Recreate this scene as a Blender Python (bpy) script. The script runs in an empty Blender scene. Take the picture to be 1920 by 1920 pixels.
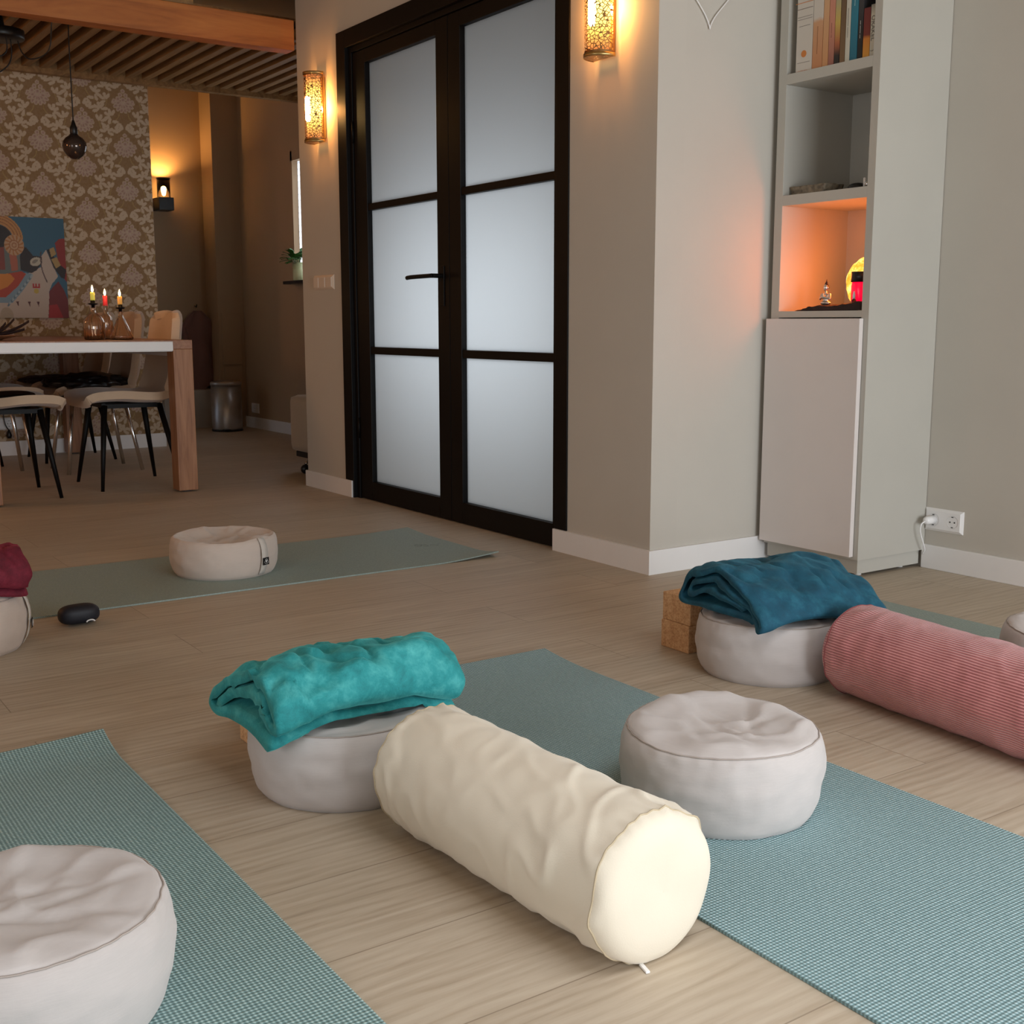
import bpy, bmesh, math, random
import numpy as np
from mathutils import Vector, Matrix, noise
PI = math.pi
C = bpy.context.scene.collection

# ------------------------------------------------------------------ materials
def srgb(r, g, b):
    f = lambda c: (c/255/12.92) if c/255 <= .04045 else ((c/255+.055)/1.055)**2.4
    return (f(r), f(g), f(b), 1)

class NT:
    """tiny helper around a node tree"""
    def __init__(s, name):
        s.m = bpy.data.materials.new(name); s.m.use_nodes = True
        s.t = s.m.node_tree; s.t.nodes.clear()
        s.out = s.t.nodes.new('ShaderNodeOutputMaterial')
    def n(s, typ, **kw):
        nd = s.t.nodes.new(typ)
        for k, v in kw.items():
            if k.startswith('i_'):
                key = k[2:]
                nd.inputs[int(key) if key.isdigit() else key.replace('_', ' ')].default_value = v
            else: setattr(nd, k, v)
        return nd
    def l(s, a, b): s.t.links.new(a, b)
    def coord(s, kind='Object', scale=(1, 1, 1), rot=(0, 0, 0)):
        tc = s.n('ShaderNodeTexCoord'); mp = s.n('ShaderNodeMapping')
        mp.inputs['Scale'].default_value = scale; mp.inputs['Rotation'].default_value = rot
        s.l(tc.outputs[kind], mp.inputs['Vector']); return mp.outputs['Vector']
    def noise(s, vec, scale=5, detail=3, rough=.5, dist=0):
        nd = s.n('ShaderNodeTexNoise'); nd.inputs['Scale'].default_value = scale
        nd.inputs['Detail'].default_value = detail; nd.inputs['Roughness'].default_value = rough
        nd.inputs['Distortion'].default_value = dist
        s.l(vec, nd.inputs['Vector']); return nd.outputs['Fac']
    def ramp(s, fac, stops, interp='LINEAR'):
        r = s.n('ShaderNodeValToRGB'); cr = r.color_ramp; cr.interpolation = interp
        while len(cr.elements) < len(stops): cr.elements.new(.5)
        for e, (p, c) in zip(cr.elements, stops):
            e.position = p; e.color = c if len(c) == 4 else (*c, 1)
        s.l(fac, r.inputs['Fac']); return r.outputs['Color']
    def math(s, op, a, b=None, c=None):
        m = s.n('ShaderNodeMath', operation=op)
        for i, v in enumerate((a, b, c)):
            if v is None: continue
            if isinstance(v, (int, float)): m.inputs[i].default_value = v
            else: s.l(v, m.inputs[i])
        return m.outputs[0]
    def mix(s, fac, a, b, mode='MIX'):
        m = s.n('ShaderNodeMix', data_type='RGBA', blend_type=mode)
        for sock, v in ((m.inputs['Factor'], fac), (m.inputs['A'], a), (m.inputs['B'], b)):
            if isinstance(v, (int, float, tuple)): sock.default_value = v
            else: s.l(v, sock)
        return m.outputs['Result']
    def bump(s, h, strength=.3, dist=.002, normal=None):
        b = s.n('ShaderNodeBump'); b.inputs['Strength'].default_value = strength
        b.inputs['Distance'].default_value = dist; s.l(h, b.inputs['Height'])
        if normal is not None: s.l(normal, b.inputs['Normal'])
        return b.outputs['Normal']
    def bsdf(s, color, rough=.6, normal=None, **kw):
        p = s.n('ShaderNodeBsdfPrincipled')
        if isinstance(color, tuple): p.inputs['Base Color'].default_value = color
        else: s.l(color, p.inputs['Base Color'])
        if isinstance(rough, (int, float)): p.inputs['Roughness'].default_value = rough
        else: s.l(rough, p.inputs['Roughness'])
        if normal is not None: s.l(normal, p.inputs['Normal'])
        for k, v in kw.items(): p.inputs[k.replace('_', ' ')].default_value = v
        s.l(p.outputs[0], s.out.inputs['Surface']); s.p = p
        return s.m

def plain(name, col, rough=.5, var=.06, scale=8, bump=0, bscale=60, **kw):
    t = NT(name); v = t.coord()
    f = t.noise(v, scale, 4)
    lo = tuple(c*(1-var) for c in col[:3])+(1,); hi = tuple(min(1, c*(1+var)) for c in col[:3])+(1,)
    c = t.ramp(f, [(.3, lo), (.7, hi)])
    nm = t.bump(t.noise(v, bscale, 3), bump, .002) if bump else None
    return t.bsdf(c, rough, nm, **kw)

M = {}
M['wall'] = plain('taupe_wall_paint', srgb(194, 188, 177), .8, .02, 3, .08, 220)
M['wall_in'] = plain('wall_paint_warm_light', srgb(172, 146, 116), .8, .02, 3, .08, 220)  # same wall paint, with warm dim lamp light put into the colour
M['ceil'] = plain('ceiling_paint', srgb(176, 158, 128), .85, .02, 3)
M['white'] = plain('white_lacquer', srgb(236, 234, 232), .4, .01)
M['door_w'] = plain('satin_white_front', srgb(222, 213, 208), .22, .01)
M['cab'] = plain('greige_board', srgb(184, 180, 170), .5, .02, 4)
M['black'] = plain('black_steel', srgb(8, 6, 6), .5, .05, Specular_IOR_Level=.22)
M['blackp'] = plain('black_plastic', srgb(14, 14, 16), .4, .05)
M['chrome'] = plain('chrome', (.7, .7, .7, 1), .18, .01, Metallic=1.0)
M['brass'] = plain('aged_brass', (.55, .36, .14, 1), .3, .1, 20, Metallic=1.0)
M['silver'] = plain('silvered_resin', (.62, .58, .52, 1), .28, .1, 30, Metallic=.85)
M['cork'] = None

def m_floor():
    t = NT('oak_plank_floor'); v = t.coord(rot=(0, 0, PI/2))
    br = t.n('ShaderNodeTexBrick', offset=.37, offset_frequency=2)
    br.inputs['Scale'].default_value = 1; br.inputs['Brick Width'].default_value = 1.42
    br.inputs['Row Height'].default_value = .226; br.inputs['Mortar Size'].default_value = .0012
    br.inputs['Mortar Smooth'].default_value = .1; br.inputs['Bias'].default_value = 0
    br.inputs['Color1'].default_value = (0, 0, 0, 1); br.inputs['Color2'].default_value = (1, 1, 1, 1)
    br.inputs['Mortar'].default_value = (.5, .5, .5, 1)
    mp = t.n('ShaderNodeMapping'); mp.inputs['Location'].default_value = (.515, .015, 0); t.l(v, mp.inputs['Vector'])
    t.l(mp.outputs[0], br.inputs['Vector'])
    sep = t.n('ShaderNodeSeparateColor'); t.l(br.outputs['Color'], sep.inputs[0])
    per = sep.outputs[0]
    # grain: strongly stretched noise, displaced per plank
    off = t.n('ShaderNodeCombineXYZ'); t.l(t.math('MULTIPLY', per, 13.0), off.inputs['Z'])
    va = t.n('ShaderNodeVectorMath', operation='ADD'); t.l(v, va.inputs[0]); t.l(off.outputs[0], va.inputs[1])
    def st(sx, sy):
        m = t.n('ShaderNodeMapping'); m.inputs['Scale'].default_value = (sx, sy, 1); t.l(va.outputs[0], m.inputs['Vector']); return m.outputs[0]
    g1 = t.noise(st(2.2, 30), 1.0, 6, .62, 1.6)
    g2 = t.noise(st(8, 170), 1.0, 3, .6, .3)
    g3 = t.noise(st(.8, 5), 1.0, 3, .5, 2.2)
    w = t.n('ShaderNodeTexWave', wave_type='BANDS', bands_direction='Y'); w.inputs['Scale'].default_value = 9
    w.inputs['Distortion'].default_value = 9; w.inputs['Detail'].default_value = 3; w.inputs['Detail Scale'].default_value = 1.1
    m = t.n('ShaderNodeMapping'); m.inputs['Scale'].default_value = (.35, 1.5, 1); t.l(va.outputs[0], m.inputs['Vector']); t.l(m.outputs[0], w.inputs['Vector'])
    a = t.math('MULTIPLY', g1, .5); a = t.math('ADD', a, t.math('MULTIPLY', g2, .2))
    a = t.math('ADD', a, t.math('MULTIPLY', g3, .22)); a = t.math('ADD', a, t.math('MULTIPLY', w.outputs['Fac'], .1))
    col = t.ramp(a, [(.28, srgb(154, 138, 118)), (.42, srgb(176, 160, 139)), (.54, srgb(187, 172, 152)), (.7, srgb(198, 185, 165))])
    tint = t.ramp(per, [(0, (.93, .93, .93, 1)), (1, (1.0, 1.0, 1.0, 1))])
    col = t.mix(1.0, col, tint, 'MULTIPLY')
    col = t.mix(t.math('MULTIPLY', br.outputs['Fac'], .55), col, srgb(110, 92, 72))
    nm = t.bump(a, .06, .0015)
    nm = t.bump(t.math('MULTIPLY', br.outputs['Fac'], -1), .3, .001, nm)
    rg = t.math('MULTIPLY_ADD', g1, .2, .42)
    return t.bsdf(col, rg, nm)
M['floor'] = m_floor()

def m_wood(name, cols, sx=2, sy=22, rough=.5, axis=None, bump=.1):
    t = NT(name); rot = (0, 0, 0)
    sc = {'x': (sx, sy, sy), 'y': (sy, sx, sy), 'z': (sy, sy, sx)}[axis or 'x']
    v = t.coord(scale=sc)
    a = t.noise(v, 1, 6, .6, 1.4)
    col = t.ramp(a, [(.3, cols[0]), (.5, cols[1]), (.7, cols[2])])
    return t.bsdf(col, rough, t.bump(a, bump, .002))
M['beam'] = m_wood('pine_beam', [srgb(130, 72, 28), srgb(168, 98, 42), srgb(186, 116, 54)], .9, 9, .6, 'y')
M['slat'] = m_wood('brown_slats', [srgb(110, 80, 46), srgb(138, 104, 62), srgb(156, 120, 76)], 1.5, 20, .7, 'x')
M['table_y'] = m_wood('oak_table_end', [srgb(120, 78, 50), srgb(150, 100, 68), srgb(168, 118, 82)], 2, 30, .45, 'y')
M['table_z'] = m_wood('oak_table_leg', [srgb(130, 84, 52), srgb(158, 108, 72), srgb(174, 124, 86)], 2, 30, .45, 'z')
M['table_x'] = m_wood('oak_table_top', [srgb(120, 78, 50), srgb(150, 100, 68), srgb(168, 118, 82)], 2, 30, .35, 'x')

def m_cork():
    t = NT('cork'); v = t.coord()
    vo = t.n('ShaderNodeTexVoronoi'); vo.inputs['Scale'].default_value = 190; t.l(v, vo.inputs['Vector'])
    f = t.noise(v, 45, 4, .7)
    a = t.math('MULTIPLY_ADD', vo.outputs['Distance'], .35, t.math('MULTIPLY', f, .8))
    c = t.ramp(a, [(.25, srgb(150, 108, 72)), (.5, srgb(196, 150, 106)), (.75, srgb(216, 176, 132))])
    return t.bsdf(c, .85, t.bump(a, .3, .002))
M['cork'] = m_cork()

def m_linen(name, col, dark=.82, weave=900):
    t = NT(name); v = t.coord()
    big = t.noise(v, 7, 3, .55); fine = t.noise(v, 260, 2)
    sep = t.n('ShaderNodeSeparateXYZ'); t.l(v, sep.inputs[0])
    thr = t.noise(t.coord(scale=(40, 40, 700)), 1, 2)
    a = t.math('ADD', t.math('MULTIPLY', big, .55), t.math('MULTIPLY', thr, .45))
    c = t.ramp(a, [(.3, tuple(x*dark for x in col[:3])+(1,)), (.65, col)])
    h = t.math('ADD', t.math('MULTIPLY', fine, .6), t.math('MULTIPLY', thr, .6))
    return t.bsdf(c, .9, t.bump(h, .18, .001), Sheen_Weight=.25, Sheen_Roughness=.5)
M['linen'] = m_linen('grey_linen', srgb(192, 184, 180), .92)
M['linen_warm'] = m_linen('beige_linen', srgb(206, 190, 178), .92)
M['strap'] = m_linen('cream_webbing', srgb(205, 196, 186), .94)
M['cream'] = plain('cream_cotton', srgb(222, 212, 193), .85, .015, 12, .12, 500, Sheen_Weight=.2)

def m_cord():
    t = NT('pink_corduroy')
    tc = t.n('ShaderNodeTexCoord'); sep = t.n('ShaderNodeSeparateXYZ'); t.l(tc.outputs['UV'], sep.inputs[0])
    rib = t.math('SINE', t.math('MULTIPLY', sep.outputs[1], 2*PI*112))
    rib = t.math('MULTIPLY_ADD', rib, .5, .5)
    f = t.noise(tc.outputs['Object'], 14, 4, .6); f2 = t.noise(tc.outputs['Object'], 200, 2)
    a = t.math('ADD', t.math('MULTIPLY', rib, .45), t.math('MULTIPLY', f, .45)); a = t.math('ADD', a, t.math('MULTIPLY', f2, .15))
    c = t.ramp(a, [(.22, srgb(158, 82, 84)), (.5, srgb(202, 122, 122)), (.85, srgb(230, 158, 154))])
    return t.bsdf(c, .85, t.bump(rib, .8, .003), Sheen_Weight=.4)
M['cord'] = m_cord()

def m_fleece(name, dark, mid, light):
    t = NT(name); v = t.coord()
    f = t.noise(v, 22, 6, .7, .25); f2 = t.noise(v, 400, 2)
    c = t.ramp(f, [(.25, dark), (.5, mid), (.85, light)])
    h = t.math('ADD', t.math('MULTIPLY', f2, .5), f)
    return t.bsdf(c, .8, t.bump(h, .35, .004), Sheen_Weight=.7, Sheen_Roughness=.35, Sheen_Tint=tuple(light))
M['teal'] = m_fleece('teal_fleece', srgb(16, 104, 108), srgb(34, 140, 142), srgb(92, 186, 184))
M['petrol'] = m_fleece('petrol_fleece', srgb(4, 58, 78), srgb(8, 76, 98), srgb(40, 112, 132))
M['red'] = m_fleece('burgundy_fleece', srgb(72, 8, 24), srgb(104, 16, 38), srgb(150, 44, 66))

def m_mat(name, base, hi, pitch=.0062, amp=1.0):
    t = NT(name); v = t.coord(); sep = t.n('ShaderNodeSeparateXYZ'); t.l(v, sep.inputs[0])
    k = 2*PI/pitch
    sx = t.math('SINE', t.math('MULTIPLY', sep.outputs[0], k)); sy = t.math('SINE', t.math('MULTIPLY', sep.outputs[1], k))
    d = t.math('MULTIPLY_ADD', t.math('ADD', sx, sy), .25, .5)
    n1 = t.noise(v, 170, 2); n2 = t.noise(v, 4, 2)
    a = t.math('ADD', t.math('MULTIPLY', d, .75*amp), t.math('MULTIPLY', n1, .35))
    c = t.ramp(a, [(.3, tuple(x*.55 for x in base[:3])+(1,)), (.55, base), (.95, hi)])
    c = t.mix(t.math('MULTIPLY', n2, .25), c, tuple(x*.85 for x in base[:3])+(1,))
    return t.bsdf(c, .62, t.bump(a, .7, .0025))
M['mat_near'] = m_mat('woven_foam_mat', srgb(122, 154, 154), srgb(196, 220, 218), .0066)
M['mat_mid'] = m_mat('woven_foam_mat_blue', srgb(124, 156, 160), srgb(200, 222, 226), .0062)
M['mat_far'] = m_mat('sage_foam_mat', srgb(166, 184, 178), srgb(196, 212, 206), .005, .6)

def m_frost():
    t = NT('frosted_glass'); v = t.coord()
    tr = t.n('ShaderNodeBsdfTranslucent'); tr.inputs['Color'].default_value = (.93, .96, .98, 1)
    gl = t.n('ShaderNodeBsdfPrincipled'); gl.inputs['Base Color'].default_value = (.55, .57, .57, 1); gl.inputs['Roughness'].default_value = .45
    t.l(t.bump(t.noise(v, 300, 2), .05, .001), gl.inputs['Normal'])
    mx = t.n('ShaderNodeMixShader'); mx.inputs[0].default_value = .15
    t.l(tr.outputs[0], mx.inputs[1]); t.l(gl.outputs[0], mx.inputs[2]); t.l(mx.outputs[0], t.out.inputs[0]); return t.m
M['frost'] = m_frost()

def m_emit(name, col, s, var=0):
    t = NT(name); e = t.n('ShaderNodeEmission'); e.inputs['Color'].default_value = col; e.inputs['Strength'].default_value = s
    t.l(e.outputs[0], t.out.inputs[0]); return t.m
M['bulb'] = m_emit('glowing_filament_bulb', (1, .62, .22, 1), 60)
M['flame'] = m_emit('candle_flame', (1, .62, .25, 1), 30)

def m_perf():
    t = NT('perforated_brass'); v = t.coord('Object', (1, 1, 1))
    vo = t.n('ShaderNodeTexVoronoi', feature='DISTANCE_TO_EDGE'); vo.inputs['Scale'].default_value = 82; t.l(v, vo.inputs['Vector'])
    tc = t.n('ShaderNodeTexCoord'); sep = t.n('ShaderNodeSeparateXYZ'); t.l(tc.outputs['UV'], sep.inputs[0])
    hole = t.math('GREATER_THAN', vo.outputs['Distance'], .085)
    inb = t.math('MULTIPLY', t.math('GREATER_THAN', sep.outputs[1], .06), t.math('LESS_THAN', sep.outputs[1], .95))
    inb = t.math('MULTIPLY', inb, t.math('LESS_THAN', sep.outputs[0], .97)); inb = t.math('MULTIPLY', inb, t.math('GREATER_THAN', sep.outputs[0], .03))
    hole = t.math('MULTIPLY', hole, inb)
    p = t.n('ShaderNodeBsdfPrincipled'); p.inputs['Base Color'].default_value = (.34, .17, .06, 1); p.inputs['Metallic'].default_value = 1; p.inputs['Roughness'].default_value = .35
    tp = t.n('ShaderNodeBsdfTransparent'); mx = t.n('ShaderNodeMixShader')
    t.l(hole, mx.inputs[0]); t.l(p.outputs[0], mx.inputs[1]); t.l(tp.outputs[0], mx.inputs[2]); t.l(mx.outputs[0], t.out.inputs[0]); return t.m
M['perf'] = m_perf()
def m_perf2():
    t = NT('perforated_cap'); v = t.coord()
    vo = t.n('ShaderNodeTexVoronoi'); vo.inputs['Scale'].default_value = 110; t.l(v, vo.inputs['Vector'])
    h = t.math('LESS_THAN', vo.outputs['Distance'], .26)
    p = t.n('ShaderNodeBsdfPrincipled'); p.inputs['Base Color'].default_value = (.45, .28, .12, 1); p.inputs['Metallic'].default_value = 1; p.inputs['Roughness'].default_value = .35
    tp = t.n('ShaderNodeBsdfTransparent'); mx = t.n('ShaderNodeMixShader')
    t.l(h, mx.inputs[0]); t.l(p.outputs[0], mx.inputs[1]); t.l(tp.outputs[0], mx.inputs[2]); t.l(mx.outputs[0], t.out.inputs[0]); return t.m
M['perf2'] = m_perf2()
def m_diff():
    t = NT('lit_amber_diffuser'); tc = t.n('ShaderNodeTexCoord'); sp = t.n('ShaderNodeSeparateXYZ'); t.l(tc.outputs['Generated'], sp.inputs[0])
    d = t.math('ABSOLUTE', t.math('SUBTRACT', sp.outputs[2], .5))
    c = t.ramp(d, [(.08, (1, .70, .16, 1)), (.3, (1, .50, .10, 1)), (.5, (.95, .25, .07, 1))])
    st = t.math('MULTIPLY_ADD', t.math('SUBTRACT', .5, d), 6.5, .7)
    e = t.n('ShaderNodeEmission'); t.l(c, e.inputs['Color']); t.l(st, e.inputs['Strength']); t.l(e.outputs[0], t.out.inputs[0]); return t.m
M['diff'] = m_diff()

def m_glass(name, col, rough=.05, ior=1.45):
    t = NT(name)
    return t.bsdf(col, rough, None, Transmission_Weight=1.0, IOR=ior)
M['amber'] = m_glass('amber_ribbed_glass', (.95, .84, .72, 1), .04)
M['clear'] = m_glass('clear_glass', (.95, .9, .85, 1), .02)
M['smoke'] = plain('smoked_mirror_bulb', (.08, .06, .05, 1), .08, .05, Metallic=.6)
M['chairf'] = m_linen('cream_chair_velvet', srgb(206, 178, 150), .9)
M['pouff'] = m_linen('offwhite_leatherette', srgb(196, 180, 158), .95)
M['towel'] = m_linen('old_pink_cloth', srgb(128, 92, 84), .8)
M['darkcloth'] = m_fleece('dark_brown_cloth', srgb(22, 10, 8), srgb(38, 18, 14), srgb(70, 40, 32))
M['blackcloth'] = plain('black_leather', srgb(18, 13, 12), .4, .2, 20, .5, 60)
M['steel'] = plain('brushed_steel', (.5, .48, .46, 1), .35, .1, 12, Metallic=.9)
M['stone'] = plain('grey_stone', srgb(120, 108, 90), .7, .5, 60, .9, 120)
M['leaf'] = plain('green_leaf', srgb(52, 98, 40), .4, .3, 30)
M['pot'] = plain('cream_green_pot', srgb(200, 206, 160), .35, .03)
M['navy'] = plain('navy_fabric_plastic', srgb(22, 25, 36), .55, .15, 200)
def m_salt():
    t = NT('glowing_salt_crystal'); v = t.coord()
    f = t.noise(v, 28, 5, .7); c = t.ramp(f, [(.35, (1, .22, .01, 1)), (.5, (1, .45, .05, 1)), (.62, (1, .8, .22, 1))])
    e = t.n('ShaderNodeEmission'); t.l(c, e.inputs['Color']); e.inputs['Strength'].default_value = 1.7
    t.l(e.outputs[0], t.out.inputs[0]); return t.m
M['salt'] = m_salt()
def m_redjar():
    t = NT('red_glass_painted_glow')
    return t.bsdf((.9, .01, .04, 1), .2, None, Emission_Color=(1, .0, .04, 1), Emission_Strength=.9)  # emission stands in for lamp light shining through the red glass
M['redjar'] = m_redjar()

# ------------------------------------------------------------------ object helpers
def tag(o, label, cat, group=None):
    o['label'] = label; o['category'] = cat
    if group: o['group'] = group
    return o
def root(name, loc, label, cat, group=None, rz=0):
    o = bpy.data.objects.new(name, None); C.objects.link(o); o.location = loc; o.rotation_euler = (0, 0, rz)
    o.empty_display_size = .1
    return tag(o, label, cat, group)
def link(name, me, mat, parent=None, world=True, smooth=False, sub=0, origin=None):
    """verts are given in world space if world, else in the parent's local space"""
    for m in (mat if isinstance(mat, list) else [mat]): me.materials.append(m)
    o = bpy.data.objects.new(name, me); C.objects.link(o)
    if world:
        if parent is not None:
            pl = Vector(parent.location); q = parent.parent
            while q is not None: pl += Vector(q.location); q = q.parent
            me.transform(Matrix.Translation(-pl))
        else:
            n = len(me.vertices); a = np.empty(n*3); me.vertices.foreach_get('co', a); a = a.reshape(-1, 3)
            c = Vector(((a[:, 0].min()+a[:, 0].max())/2, (a[:, 1].min()+a[:, 1].max())/2, a[:, 2].min())) if origin is None else Vector(origin)
            me.transform(Matrix.Translation(-c)); o.location = c
    if parent is not None: o.parent = parent
    if smooth:
        me.polygons.foreach_set('use_smooth', [True]*len(me.polygons))
    if sub:
        md = o.modifiers.new('sub', 'SUBSURF'); md.levels = sub; md.render_levels = sub
    return o
def me_bm(bm, name='m'):
    me = bpy.data.meshes.new(name); bm.normal_update(); bm.to_mesh(me); bm.free(); return me
def me_py(v, f, name='m'):
    me = bpy.data.meshes.new(name); me.from_pydata([tuple(x) for x in v], [], f); me.update(); return me
def box(bm, x0, x1, y0, y1, z0, z1, bev=0):
    vs = [bm.verts.new((x, y, z)) for x in (x0, x1) for y in (y0, y1) for z in (z0, z1)]
    fs = [bm.faces.new([vs[i] for i in q]) for q in ((0, 1, 3, 2), (4, 6, 7, 5), (0, 4, 5, 1), (2, 3, 7, 6), (0, 2, 6, 4), (1, 5, 7, 3))]
    if bev:
        es = list({e for f in fs for e in f.edges})
        bmesh.ops.bevel(bm, geom=es, offset=bev, segments=2, profile=.6, affect='EDGES', clamp_overlap=True)
def bx(name, dims, mat, parent=None, bev=0, **kw):
    bm = bmesh.new(); 
    if isinstance(dims[0], (int, float)): dims = [dims]
    for d in dims: box(bm, *d, bev=bev)
    return link(name, me_bm(bm, name), mat, parent, **kw)
def lathe_me(prof, seg=32, c=(0, 0, 0), name='m', ribs=0, ribamp=0):
    v = []; f = []
    for r, z in prof:
        for i in range(seg):
            a = 2*PI*i/seg; rr = r*(1+ribamp*math.cos(ribs*a)) if ribs else r
            v.append((c[0]+rr*math.cos(a), c[1]+rr*math.sin(a), c[2]+z))
    n = len(prof)
    for k in range(n-1):
        for i in range(seg):
            j = (i+1) % seg; f.append((k*seg+i, k*seg+j, (k+1)*seg+j, (k+1)*seg+i))
    if prof[0][0] > 1e-6: f.append(tuple(range(seg-1, -1, -1)))
    if prof[-1][0] > 1e-6: f.append(tuple((n-1)*seg+i for i in range(seg)))
    me = me_py(v, f, name)
    bm = bmesh.new(); bm.from_mesh(me); bmesh.ops.remove_doubles(bm, verts=bm.verts, dist=1e-6); bmesh.ops.recalc_face_normals(bm, faces=bm.faces); bm.to_mesh(me); bm.free()
    return me
def lathe(name, prof, c, mat, parent=None, seg=32, ribs=0, ribamp=0, smooth=True, **kw):
    return link(name, lathe_me(prof, seg, c, name, ribs, ribamp), mat, parent, smooth=smooth, **kw)
def tube_me(pts, r, seg=8, name='m', closed=False):
    pts = [Vector(p) for p in pts]; n = len(pts); rr = r if isinstance(r, (list, tuple)) else [r]*n
    v = []; f = []; up = Vector((0, 0, 1)); prev = None
    for i, p in enumerate(pts):
        if closed: t = (pts[(i+1) % n]-pts[i-1]).normalized()
        else: t = (pts[min(i+1, n-1)]-pts[max(i-1, 0)]).normalized()
        if prev is None:
            a = t.cross(up); a = t.cross(Vector((1, 0, 0))) if a.length < 1e-3 else a
        else: a = prev - t*prev.dot(t)
        a.normalize(); prev = a; b = t.cross(a)
        for k in range(seg):
            th = 2*PI*k/seg; v.append(p+(a*math.cos(th)+b*math.sin(th))*rr[i])
    m = n if closed else n-1
    for i in range(m):
        j = (i+1) % n
        for k in range(seg):
            l = (k+1) % seg; f.append((i*seg+k, i*seg+l, j*seg+l, j*seg+k))
    if not closed: f.append(tuple(range(seg-1, -1, -1))); f.append(tuple((n-1)*seg+k for k in range(seg)))
    return me_py(v, f, name)
def tube(name, pts, r, mat, parent=None, seg=8, closed=False, **kw):
    return link(name, tube_me(pts, r, seg, name, closed), mat, parent, smooth=True, **kw)
def smooth_path(pts, n=8):
    P = [Vector(p) for p in pts]; out = []
    for i in range(len(P)-1):
        p0 = P[max(i-1, 0)]; p1 = P[i]; p2 = P[i+1]; p3 = P[min(i+2, len(P)-1)]
        for k in range(n):
            t = k/n
            out.append(.5*((2*p1)+(p2-p0)*t+(2*p0-5*p1+4*p2-p3)*t*t+(3*p1-p0-3*p2+p3)*t**3))
    out.append(P[-1]); return out
def struct(o): o['kind'] = 'structure'; return o
def copy_tree(o, parent=None):
    c = o.copy(); C.objects.link(c)
    if parent is not None: c.parent = parent
    for ch in list(o.children): copy_tree(ch, c)
    return c
def text_me(s, size, name='lettering', ext=.0004, bold=False):
    cu = bpy.data.curves.new(name, 'FONT'); cu.body = s; cu.size = size; cu.extrude = ext; cu.align_x = 'CENTER'; cu.align_y = 'CENTER'
    cu.resolution_u = 2
    o = bpy.data.objects.new('tmp', cu); C.objects.link(o)
    dg = bpy.context.evaluated_depsgraph_get(); me = bpy.data.meshes.new_from_object(o.evaluated_get(dg))
    bpy.data.objects.remove(o); me.name = name; return me

# ------------------------------------------------------------------ the setting
YD = 2.66      # face of the wall that carries the glazed doors
struct(bx('floor', (-10.2, 3.3, -3.3, 4.6, -.1, 0), M['floor'], origin=(0, 0, 0)))
struct(bx('ceiling', [(-10.2, -.5, -3.3, 4.6, 3.0, 3.1), (1.2, 3.3, -3.3, 4.6, 3.0, 3.1), (-.5, 1.2, -3.3, .2, 3.0, 3.1), (-.5, 1.2, 2.3, 4.6, 3.0, 3.1)], M['ceil']))
struct(bx('added_rooflight', [(-.5, -.44, .2, 2.3, 2.96, 3.06), (1.14, 1.2, .2, 2.3, 2.96, 3.06), (-.44, 1.14, .2, .26, 2.96, 3.06), (-.44, 1.14, 2.24, 2.3, 2.96, 3.06)], M['white']))  # unseen rooflight frame, added to bring in light from above
# door wall: left pier, right pier and the strip above the doors
struct(bx('wall_door', [(-5.79, -5.335, YD, YD+.12, 0, 3.0), (-3.50, -3.03, YD, YD+.12, 0, 3.0), (-5.335, -3.50, YD, YD+.12, 2.215, 3.0)], M['wall']))
struct(bx('wall_nook', (-3.15, -3.03, YD+.12, 3.55, 0, 3.0), M['wall']))
struct(bx('wall_right', (-3.15, 3.2, 3.55, 3.67, 0, 3.0), M['wall']))
struct(bx('wall_hall_side', (-5.79, -5.67, YD+.12, 3.6, 0, 3.0), M['wall']))
struct(bx('wall_hall_back', (-5.79, -3.15, 3.6, 3.7, 0, 3.0), M['wall']))
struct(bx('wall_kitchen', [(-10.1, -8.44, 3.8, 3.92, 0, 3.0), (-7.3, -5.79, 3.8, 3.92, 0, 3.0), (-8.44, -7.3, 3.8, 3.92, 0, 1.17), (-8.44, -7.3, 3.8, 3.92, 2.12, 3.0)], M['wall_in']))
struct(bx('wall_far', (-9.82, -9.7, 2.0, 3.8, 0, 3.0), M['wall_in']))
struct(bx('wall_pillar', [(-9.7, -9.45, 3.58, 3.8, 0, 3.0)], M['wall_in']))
struct(bx('wall_left', [(-10.1, -1.5, -3.12, -3.0, 0, 3.0), (1.1, 3.2, -3.12, -3.0, 0, 3.0), (-1.5, 1.1, -3.12, -3.0, 0, .1), (-1.5, 1.1, -3.12, -3.0, 2.0, 3.0)], M['wall']))
struct(bx('added_window', [(-1.5, -1.44, -3.07, -3.01, .1, 2.0), (1.04, 1.1, -3.07, -3.01, .1, 2.0), (-.23, -.17, -3.07, -3.01, .1, 2.0), (-1.44, 1.04, -3.07, -3.01, .1, .16), (-1.44, 1.04, -3.07, -3.01, 1.94, 2.0)], M['black']))  # unseen window frame, added to carry fill light from the camera side
# wall behind the camera side, with the big daylight window
struct(bx('wall_window', [(2.4, 2.52, -3.0, .7, 0, 3.0), (2.4, 2.52, .7, 3.5, 0, .1), (2.4, 2.52, .7, 3.5, 1.7, 3.0)], M['wall']))

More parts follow.
